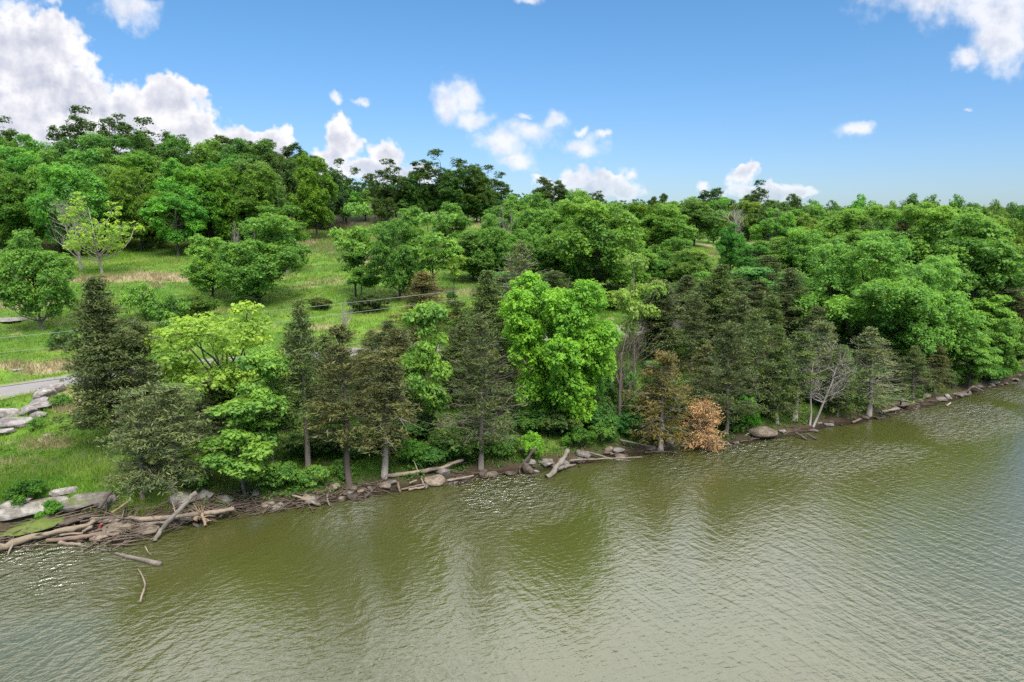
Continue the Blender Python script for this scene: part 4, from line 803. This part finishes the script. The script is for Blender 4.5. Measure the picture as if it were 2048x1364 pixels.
# ------------------------------------------------------------------ rocks
import bmesh
def rock_mesh(seed, cuts=9, sub=3):
    r = np.random.default_rng(seed); bm = bmesh.new(); bmesh.ops.create_icosphere(bm, subdivisions=sub, radius=1.0)
    v = np.array([q.co[:] for q in bm.verts]); 
    for _ in range(cuts):
        nrm = rdir(1, r)[0]; nrm[2] *= 1.3; nrm = unit(nrm); d = r.uniform(.42, .82); ex = np.maximum(0, v @ nrm - d); v -= nrm * ex[:, None] * .92
    v += v * (fbm(v[:, 0] * 2.2 + v[:, 2], v[:, 1] * 2.2 + v[:, 2] * 1.7, seed, 4) * .22)[:, None]
    mx = np.abs(v).max(0); v /= mx
    for q, c in zip(bm.verts, v): q.co = c
    me = bpy.data.meshes.new('rock'); bm.to_mesh(me); bm.free(); me.materials.append(M_ROCK)
    me.polygons.foreach_set('use_smooth', np.zeros(len(me.polygons), bool)); return me
RK = [rock_mesh(200 + i) for i in range(9)]
R_TAN = (.19, .155, .12); R_GREY = (.20, .185, .17); R_PALE = (.30, .285, .27); R_BR = (.10, .078, .06)
def rock(px, py, w, h, col, label, moss=0.0, cat='rock', name='boulder', tilt=0.0, group=None, depth=.75, k=None, zoff=0.0, yaw=None):
    x, y, z = hit(px, py); dist = math.hypot(math.hypot(x, y), H_CAM - z); a = w / FPX * dist / 2; b = max(h / FPX * dist / 2, .07)
    rr = random.Random(int(px * 3 + py)); tint_ = rr.uniform(.8, 1.15); o = link(name, RK[k if k is not None else rr.randrange(9)], col=(*[c * tint_ for c in col], moss))
    o.location = (x, y, z + b * .45 + zoff); o.scale = (a, a * depth, b * 1.15); o.rotation_euler = (rr.uniform(-.12, .12), tilt, yaw if yaw is not None else rr.uniform(-.5, .5)); return tag(o, label, cat, group)
ROCKS = [(886, 950, 32, 20, R_GREY, 'angular grey boulder under the thin end of the long fallen log', 0), (868, 967, 44, 18, R_TAN, 'flat tan boulder below the angular grey boulder'), (928, 964, 38, 12, R_BR, 'brown flat rock under the short pale branch'),
 (770, 978, 26, 14, R_TAN, 'tan rock just right of the pale cedar foot'), (783, 970, 24, 10, R_GREY, 'small slab leaning behind the tan rock by the pale cedar foot'), (706, 985, 26, 10, R_TAN, 'flat rock below the thin brownish cedar'), (724, 987, 18, 8, R_TAN, 'small flat rock second right of the thin brownish cedar'),
 (741, 986, 13, 10, R_GREY, 'small wedge rock before the pale cedar foot'), (981, 953, 30, 9, R_TAN, 'low tan rock at the spire shaped cedar foot'), (1024, 950, 32, 10, R_BR, 'dark flat rock in the shade of the bank'), (1061, 930, 22, 14, R_GREY, 'grey block on top of the tilted slab'),
 (1056, 944, 32, 20, R_BR, 'tilted brown slab left of the forked log', .5), (1073, 946, 15, 9, R_GREY, 'small grey rock at the toe of the tilted slab'), (1093, 934, 36, 16, R_GREY, 'rounded boulder left of the forked log'), (1166, 912, 34, 17, R_GREY, 'pale rounded boulder right of the forked log'),
 (1152, 926, 28, 10, R_BR, 'brown rock at the water under the thin branch pile'), (1218, 910, 18, 15, R_TAN, 'upright tan rock behind the thin branch pile'), (1244, 914, 30, 9, R_TAN, 'flat slab right of the thin branch pile'), (1235, 902, 30, 10, R_GREY, 'grey flat rock behind the thin branch pile'),
 (1339, 892, 17, 24, R_GREY, 'upright grey stone left of the dead orange cedar', .15), (1318, 892, 16, 10, R_TAN, 'small rock left of the upright grey stone'), (1410, 894, 28, 9, R_GREY, 'grey stone showing under the dead orange cedar'), (1522, 872, 66, 18, R_TAN, 'large flat pale boulder at the waterline right of the orange cedar', 0),
 (1565, 867, 16, 9, R_GREY, 'small grey rock right of the large flat boulder'), (1472, 890, 15, 8, R_GREY, 'small rock between orange cedar and large flat boulder'), (1800, 815, 38, 9, R_BR, 'flat brown slab under the dark upright snag'), (1880, 800, 24, 8, R_GREY, 'grey slab in the right driftwood, nearer one'),
 (1918, 792, 20, 8, R_GREY, 'grey slab in the right driftwood, farther one'), (1853, 796, 18, 8, R_TAN, 'tan rock in the right driftwood'), (1985, 768, 22, 7, R_TAN, 'tan rock near the far right point'), (1955, 776, 20, 7, R_GREY, 'grey rock near the far right point'),
 (236, 1066, 48, 20, R_TAN, 'pale layered rock in the middle of the left log jam'), (294, 1068, 40, 18, R_TAN, 'block shaped rock right of the layered rock in the log jam'), (200, 1084, 32, 14, R_TAN, 'low rock in front of the left log jam'),
 (368, 1012, 52, 28, R_GREY, 'big grey boulder behind the leaning log'), (412, 1000, 30, 22, R_GREY, 'grey boulder just right of the leaning log top'), (452, 1004, 30, 16, R_GREY, 'pale round boulder above the uprooted stump'), (486, 1012, 24, 12, R_BR, 'brown rock on the bank right of the uprooted stump'),
 (538, 1018, 30, 14, R_TAN, 'tan rock at the water below the light green tree'), (513, 996, 18, 14, R_GREY, 'rounded grey rock under the drooping light green tree'), (590, 905, 22, 9, R_PALE, 'pale stone lying among the thin cedars, upper one'), (695, 915, 16, 11, R_PALE, 'pale stone right of the thin brownish cedar trunk'),
 (688, 893, 20, 8, R_PALE, 'pale stone left of the thin brownish cedar trunk'), (1048, 900, 20, 8, R_PALE, 'pale stone under the left side of the maple'), (1235, 835, 22, 12, R_GREY, 'grey stone at the foot of the bare brown tree'), (1195, 828, 40, 6, R_GREY, 'flat ledge stone left of the bare brown tree'),
 (425, 905, 16, 8, R_PALE, 'white stone behind the wispy grey cedar')]
for q in ROCKS: rock(*q[:6], tilt=q[6] if len(q) > 6 else 0.0)
rs = random.Random(4)
for i in range(110):
    x = rs.uniform(-15, 54) if i < 80 else rs.uniform(-23, -8); y = float(np.interp(x, SHX, SHY)) + rs.gauss(.25, .35); z = max(tz(x, y), 0); a = rs.uniform(.14, .42); tn_ = rs.uniform(.7, 1.2)
    o = link('shore_stone', RK[rs.randrange(9)], col=(*[c * tn_ for c in rs.choice([R_TAN, R_GREY, R_BR, R_BR])], 0)); o.location = (x, y, z + a * .12); o.scale = (a, a * rs.uniform(.6, 1), a * rs.uniform(.35, .7)); o.rotation_euler = (rs.gauss(0, .2), rs.gauss(0, .2), rs.uniform(0, 6.28))
    tag(o, 'small brown or grey stone among many on the waterline', 'stone', 'small stones along the waterline')
# mossy limestone ledges of the left bank
LEDGE = [(170, 1012, 110, 30, R_GREY, 'long mossy limestone ledge above the left log jam', .45), (60, 1032, 130, 26, R_PALE, 'pale weathered ledge at the left edge of the bank', .38), (215, 1018, 52, 30, R_GREY, 'split mossy ledge block next to the long ledge', .4), (128, 995, 50, 18, R_PALE, 'whitish rock top between the two bank bushes', .3),
         (60, 1058, 120, 18, R_BR, 'moss covered low ledge over the long bottom log', .62), (30, 1012, 60, 14, R_PALE, 'pale rock patch left of the dark green bank bush', .3), (150, 1046, 110, 14, R_BR, 'undercut brown ledge beneath the long mossy ledge', .1)]
for px, py, w, h, c, lab, ms in LEDGE: rock(px, py, w * .82, h * .85, tuple(q * .8 for q in c), lab, ms - .04, name='rock_ledge', depth=.5, tilt=-.12, yaw=.35)
# row of quarried boulders by the road
ROW = [(108, 786, 44, 24, 'topmost boulder of the roadside row, nearest the road'), (90, 796, 36, 20, 'boulder tucked under the topmost one of the roadside row'), (82, 808, 34, 16, 'flat middle boulder of the roadside row'), (80, 820, 56, 20, 'long slab boulder in the middle of the roadside row'), (58, 830, 28, 16, 'small front boulder left of the long slab in the roadside row'),
       (79, 834, 30, 12, 'small low boulder below the long slab in the roadside row'), (14, 836, 34, 24, 'steep boulder at the left edge of the roadside row'), (33, 850, 56, 20, 'largest slab at the lower end of the roadside row'), (0, 852, 18, 14, 'boulder cut by the left edge of the picture'), (10, 868, 44, 12, 'lowest flat boulder of the roadside row')]
for px, py, w, h, lab in ROW: rock(px, py, w, h, (.26, .245, .245), lab, 0.0, group='roadside boulder row', depth=.8, tilt=-.1)
for px, py, w in ((162, 850, 18), (95, 872, 14), (20, 640, 60), (35, 742, 14)): rock(px, py, w, 5, R_PALE, 'flat pale stone showing through the grass', .3, name='flat_stone', group='flat stones in the grass')

# ------------------------------------------------------------------ driftwood
W_PALE = (.24, .195, .15); W_GREY = (.19, .17, .15); W_RED = (.18, .13, .095); W_DK = (.07, .055, .042)
def log(pts, r0, r1, col, label, name='log', heights=None, knots=0, sides=8, group=None, cat='log'):
    P3 = []
    for i, (px, py) in enumerate(pts):
        zz = heights[i] if heights else None
        if zz is None: x, y, z = hit(px, py); P3.append((x, y, z + max(r0, .05) * .7))
        else: x, y = onz(px, py, zz); P3.append((x, y, zz))
    P3 = np.array(P3); t = np.linspace(0, len(P3) - 1, max(7, 3 * len(P3))); q = np.stack([np.interp(t, range(len(P3)), P3[:, j]) for j in range(3)], 1)
    rr = np.random.default_rng(abs(int(pts[0][0] * 31 + pts[0][1]))); q[1:-1] = (q[:-2] + q[1:-1] + q[2:]) / 3; q += rr.normal(size=q.shape) * r0 * .18
    tb = Tubes(); rad = np.linspace(r0, r1, len(q)) * (1 + rr.normal(0, .12, len(q))); tb.add(q, rad, sides)
    for _ in range(knots):
        i = rr.integers(1, len(q) - 1); d = unit(rr.normal(size=3) + [0, 0, .6]); L = rr.uniform(2.5, 7) * r0; tb.add([q[i], q[i] + d * L * .5, q[i] + d * L + rr.normal(size=3) * L * .15], [r0 * .35, r0 * .25, r0 * .08], 4 if False else 5)
    o0 = q.mean(0); 
    me = tb.mesh(name, M_WOOD); me.transform(__import__('mathutils').Matrix.Translation(-Vector(o0))); o = link(name, me, col=col); o.location = o0; return tag(o, label, cat, group)
log([(-40, 1112), (0, 1096), (60, 1074), (120, 1062), (170, 1052), (192, 1040)], .20, .11, (.21, .175, .125), 'long thick olive tan log along the bottom left waterline', heights=[.15, .2, .35, .5, .6, .75], knots=3)
log([(185, 1040), (250, 1042), (330, 1034), (400, 1026), (470, 1020)], .15, .10, W_PALE, 'long pale brown log at the back of the left log jam', heights=[.62, .62, .62, .6, .55], knots=3)
log([(215, 1051), (280, 1049), (335, 1044)], .10, .07, W_GREY, 'grey log lying under the long pale brown log', heights=[.4, .42, .42])
log([(95, 1081), (150, 1077), (190, 1068), (240, 1069)], .11, .10, W_RED, 'reddish curved log in the front of the left log jam', heights=[.1, .22, .28, .3], knots=3)
log([(120, 1070), (165, 1066)], .06, .05, W_PALE, 'short pale stick above the reddish curved log', heights=[.3, .35])
log([(165, 1064), (182, 1053)], .07, .09, W_PALE, 'short stub log pointing up between the logs', heights=[.35, .5])
log([(310, 1084), (318, 1062), (335, 1046), (362, 1016), (392, 984)], .10, .12, W_GREY, 'leaning grey log rising from the water to the bank', heights=[.02, .3, .7, 1.35, 2.0], knots=1)
log([(120, 1087), (150, 1089), (178, 1095)], .12, .07, W_PALE, 'pale floating log piece, the one nearest the reddish log', heights=[.04, .04, .02])
log([(232, 1107), (262, 1115), (322, 1129)], .07, .13, W_GREY, 'grey floating hollow log in open water', heights=[.03, .04, .05], sides=9)
log([(200, 1100), (222, 1102)], .06, .05, W_GREY, 'small grey float wood between the two floating logs', heights=[.03, .03])
log([(277, 1138), (284, 1150), (291, 1170), (284, 1190), (280, 1206)], .025, .045, W_PALE, 'crooked pale branch sticking out of the water', heights=[.06, .22, .3, .2, .02], knots=5, name='branch', cat='branch')
log([(290, 1092), (296, 1104), (304, 1112)], .025, .015, W_PALE, 'thin pale twig above the floating hollow log', heights=[.35, .15, .02], knots=3, name='branch', cat='branch')
log([(392, 1040), (402, 1020), (412, 1052)], .12, .07, (.28, .20, .13), 'splintered pale root stump at the right end of the log jam', heights=[.3, .75, .1], knots=16, name='tree_stump', cat='stump')
log([(440, 1034), (455, 1018), (470, 1022)], .07, .05, W_PALE, 'uprooted small stump with spread roots on the bank', heights=[.1, .45, .4], knots=10, name='tree_stump', cat='stump')
log([(225, 1025), (262, 1000)], .07, .05, (.27, .21, .10), 'yellowish split plank like branch below the shaggy cedar', heights=[.9, 1.5], name='branch', cat='branch')
log([(196, 1018), (222, 982)], .09, .11, W_DK, 'dark hollow log resting on top of the mossy ledge', heights=[1.2, 1.7])
log([(762, 953), (800, 949), (850, 942), (890, 934), (926, 919)], .14, .09, W_PALE, 'long tan fallen log on the bank right of the pale cedar foot', heights=[.55, .6, .68, .78, 1.0], knots=2)
log([(895, 961), (920, 957), (948, 951)], .06, .05, W_PALE, 'short pale branch at the water left of the spire shaped cedar', heights=[.2, .3, .35], name='branch', cat='branch')
log([(1094, 956), (1112, 938), (1124, 922), (1136, 902)], .16, .15, W_GREY, 'forked grey driftwood log sliding into the water', heights=[.02, .35, .6, .95], knots=0)
log([(1116, 938), (1134, 932), (1152, 930)], .13, .06, W_GREY, 'side limb lying by the forked driftwood log', heights=[.28, .15, .06])
log([(1040, 935), (1056, 915), (1070, 895)], .10, .09, W_DK, 'dark leaning stem at the maple foot', heights=[.3, .9, 1.5])
log([(640, 1010), (610, 998), (582, 990)], .09, .05, W_PALE, 'curved tan log at the water below the first thin cedar', heights=[.1, .35, .5], knots=1)
log([(585, 1006), (604, 1014)], .06, .05, W_DK, 'dark short log below the curved tan log', heights=[.2, .04])
log([(660, 982), (653, 996), (660, 1012)], .05, .05, W_PALE, 'V shaped pale branch standing at the waterline', heights=[.7, .25, .02], name='branch', cat='branch')
log([(795, 964), (801, 986)], .07, .06, W_RED, 'short reddish upright stick left of the flat tan boulder', heights=[.5, .02], name='branch', cat='branch')
log([(802, 979), (828, 972), (852, 968)], .06, .04, W_RED, 'thin reddish stick, first left of the flat tan boulder', heights=[.1, .25, .3], name='branch', cat='branch')
log([(817, 979), (848, 974)], .07, .06, W_PALE, 'straight pale stick at the water before the flat tan boulder', heights=[.1, .15], name='branch', cat='branch')
log([(842, 956), (850, 974)], .05, .05, W_PALE, 'pale stick standing against the flat tan boulder', heights=[.6, .15], name='branch', cat='branch')
log([(820, 966), (834, 960)], .06, .05, W_PALE, 'stubby yellow stick behind the thin reddish stick', heights=[.35, .5], name='branch', cat='branch')
log([(1138, 921), (1190, 918), (1238, 916), (1284, 914)], .05, .03, W_PALE, 'long thin branch lying over the rocks right of the forked log', heights=[.3, .3, .3, .12], knots=5, name='branch', cat='branch')
log([(1180, 905), (1225, 918), (1262, 922)], .05, .03, W_GREY, 'grey crossing branch over the thin branch pile', heights=[.5, .25, .05], knots=5, name='branch', cat='branch')
log([(1240, 880), (1270, 886), (1300, 892)], .06, .04, W_GREY, 'grey branch on the bank left of the thin leaning trunk', heights=[.8, .7, .5], knots=2, name='branch', cat='branch')
log([(1290, 905), (1330, 902), (1362, 909)], .06, .04, W_DK, 'dark branch under the upright grey stone', heights=[.2, .2, .03], knots=4, name='branch', cat='branch')
log([(1421, 887), (1445, 889), (1464, 890)], .07, .04, W_PALE, 'pale stick at the water right of the dead orange cedar', heights=[.15, .12, .08], knots=2, name='branch', cat='branch')
log([(1592, 866), (1615, 880)], .10, .08, W_DK, 'dark log right of the large flat boulder, nearer one', heights=[.3, .03])
log([(1614, 868), (1635, 879)], .09, .06, W_DK, 'dark log right of the large flat boulder, farther one', heights=[.3, .03])
log([(1485, 876), (1497, 866)], .05, .04, W_PALE, 'pale stick leaning on the large flat boulder', heights=[.15, .5], name='branch', cat='branch')
log([(1762, 824), (1795, 817)], .11, .10, W_PALE, 'tan log beside the dark upright snag', heights=[.35, .35])
log([(1799, 818), (1803, 800), (1806, 776)], .08, .06, W_DK, 'dark upright snag at the right waterline', heights=[.1, 1.0, 2.3], name='snag', cat='snag')
log([(1930, 786), (1948, 772)], .10, .07, W_RED, 'crossed brown log in the right driftwood, tilted one', heights=[.1, .8])
log([(1945, 772), (1966, 782)], .08, .06, W_RED, 'crossed brown log in the right driftwood, lower one', heights=[.7, .2])
log([(1893, 812), (1902, 806)], .09, .05, (.34, .29, .23), 'whitish floating stub off the right driftwood', heights=[.03, .1])
log([(1704, 845), (1722, 838)], .09, .06, W_RED, 'tan stub log below the silvery twig cedar', heights=[.15, .3])
# loose driftwood sticks by the hundred
ds = random.Random(8); tb = Tubes()
def on_shore(t, off):
    x = np.interp(t, [0, 1], [-25, 54]); y = float(np.interp(x, SHX, SHY)); return x, y + off
for i in range(900):
    cl = ds.random(); t = ds.random()
    if cl < .4: t = ds.uniform(.0, .22)
    x, y = on_shore(t, ds.gauss(.45, .55)); 
    if fbm(np.array([x * .5]), np.array([3.]), 71)[0] < -.08 and cl > .4: continue
    z = max(tz(x, y), 0) + .03 + abs(ds.gauss(0, .07)); L = ds.uniform(.35, 1.6); a = ds.gauss(.5, .8); b = ds.gauss(0, .16)
    d = np.array([math.cos(a), math.sin(a), math.sin(b)]) * L / 2; c = np.array([x, y, z]); rr_ = ds.uniform(.010, .035); bend = np.array([ds.gauss(0, .06), ds.gauss(0, .06), ds.gauss(0, .04)])
    tb.add([c - d, c + bend, c + d], [rr_, rr_ * .9, rr_ * .5], 5)
for i in range(250):                      # the log jam at the left
    x = ds.uniform(-23.5, -13.8); y = float(np.interp(x, SHX, SHY)) + ds.gauss(.9, .7); z = max(tz(x, y), 0) + .05 + abs(ds.gauss(0, .16)); L = ds.uniform(.5, 2.4); a = ds.gauss(.35, .6); b = ds.gauss(0, .14)
    d = np.array([math.cos(a), math.sin(a), math.sin(b)]) * L / 2; c = np.array([x, y, z]); rr_ = ds.uniform(.012, .045)
    tb.add([c - d, c + np.array([ds.gauss(0, .08), ds.gauss(0, .08), .03]), c + d], [rr_, rr_ * .9, rr_ * .4], 5)
o = link('driftwood_debris', tb.mesh('driftwood_debris', M_WOOD), col=(.13, .10, .075)); tag(o, 'tangled small driftwood sticks strewn along the waterline', 'driftwood', kind='stuff')
# brush pile by the road
tb = Tubes(); bx, by, bz = hit(905, 858)
for i in range(160):
    x = bx + ds.gauss(0, 2.6); y = by + ds.gauss(0, .8) + (x - bx) * .35; c = np.array([x, y, tz(x, y) + .1 + abs(ds.gauss(0, .15))]); a = ds.uniform(0, 3.14); L = ds.uniform(.5, 1.8); d = np.array([math.cos(a), math.sin(a), ds.gauss(0, .15)]) * L / 2
    tb.add([c - d, c + [0, 0, .05], c + d], [.03, .025, .01], 5)
o = link('brush_pile', tb.mesh('brush_pile', M_WOOD), col=(.20, .17, .145)); tag(o, 'grey pile of cut brush on the bank left of the maple', 'brush pile', kind='stuff')
# scrap of red plastic caught in the log jam
x, y = onz(201, 1050, .55); bm = bmesh.new(); bmesh.ops.create_cone(bm, segments=12, radius1=.07, radius2=.05, depth=.24, cap_ends=True); bmesh.ops.bevel(bm, geom=bm.edges[:], offset=.012, segments=1)
me = bpy.data.meshes.new('plastic_bucket'); bm.to_mesh(me); bm.free(); me.materials.append(M_RED); o = link('plastic_scrap', me); o.location = (x, y, .52); o.rotation_euler = (.3, .5, .2); tag(o, 'small faded red plastic scrap caught in the left log jam', 'litter')

# ------------------------------------------------------------------ overhead wires
def wire(pts, m, label, rad):
    P3 = []
    for px, py, Y in pts: u, v = uv(px, py); P3.append((u * Y, Y, H_CAM + v * Y))
    P3 = np.array(P3); t = np.linspace(0, len(P3) - 1, 40); q = np.stack([np.interp(t, range(len(P3)), P3[:, j]) for j in range(3)], 1)
    for _ in range(30): q[1:-1] = (q[:-2] + q[1:-1] * 2 + q[2:]) / 4
    tb = Tubes(); tb.add(q, np.full(40, rad), 5); o = link('overhead_wire', tb.mesh('overhead_wire', m)); return tag(o, label, 'wire', 'overhead wires along the road')
wire([(-500, 720, 40), (0, 677, 44), (160, 660, 46), (420, 634, 49), (700, 606, 52), (980, 574, 55)], M_WIRE, 'upper pale overhead wire crossing above the meadow', .014)
wire([(-500, 760, 40), (0, 704, 44), (190, 688, 46), (420, 662, 49), (700, 625, 52), (980, 592, 55)], M_WIRE, 'lower pale overhead wire crossing above the meadow', .014)
wire([(-500, 850, 38), (0, 773, 42), (160, 752, 44), (420, 722, 47), (700, 690, 50), (1000, 655, 54)], M_DARKWIRE, 'black cable hanging in front of the gravel road', .018)
print('TRIS', sum(len(m.polygons) * 2 for m in bpy.data.meshes))
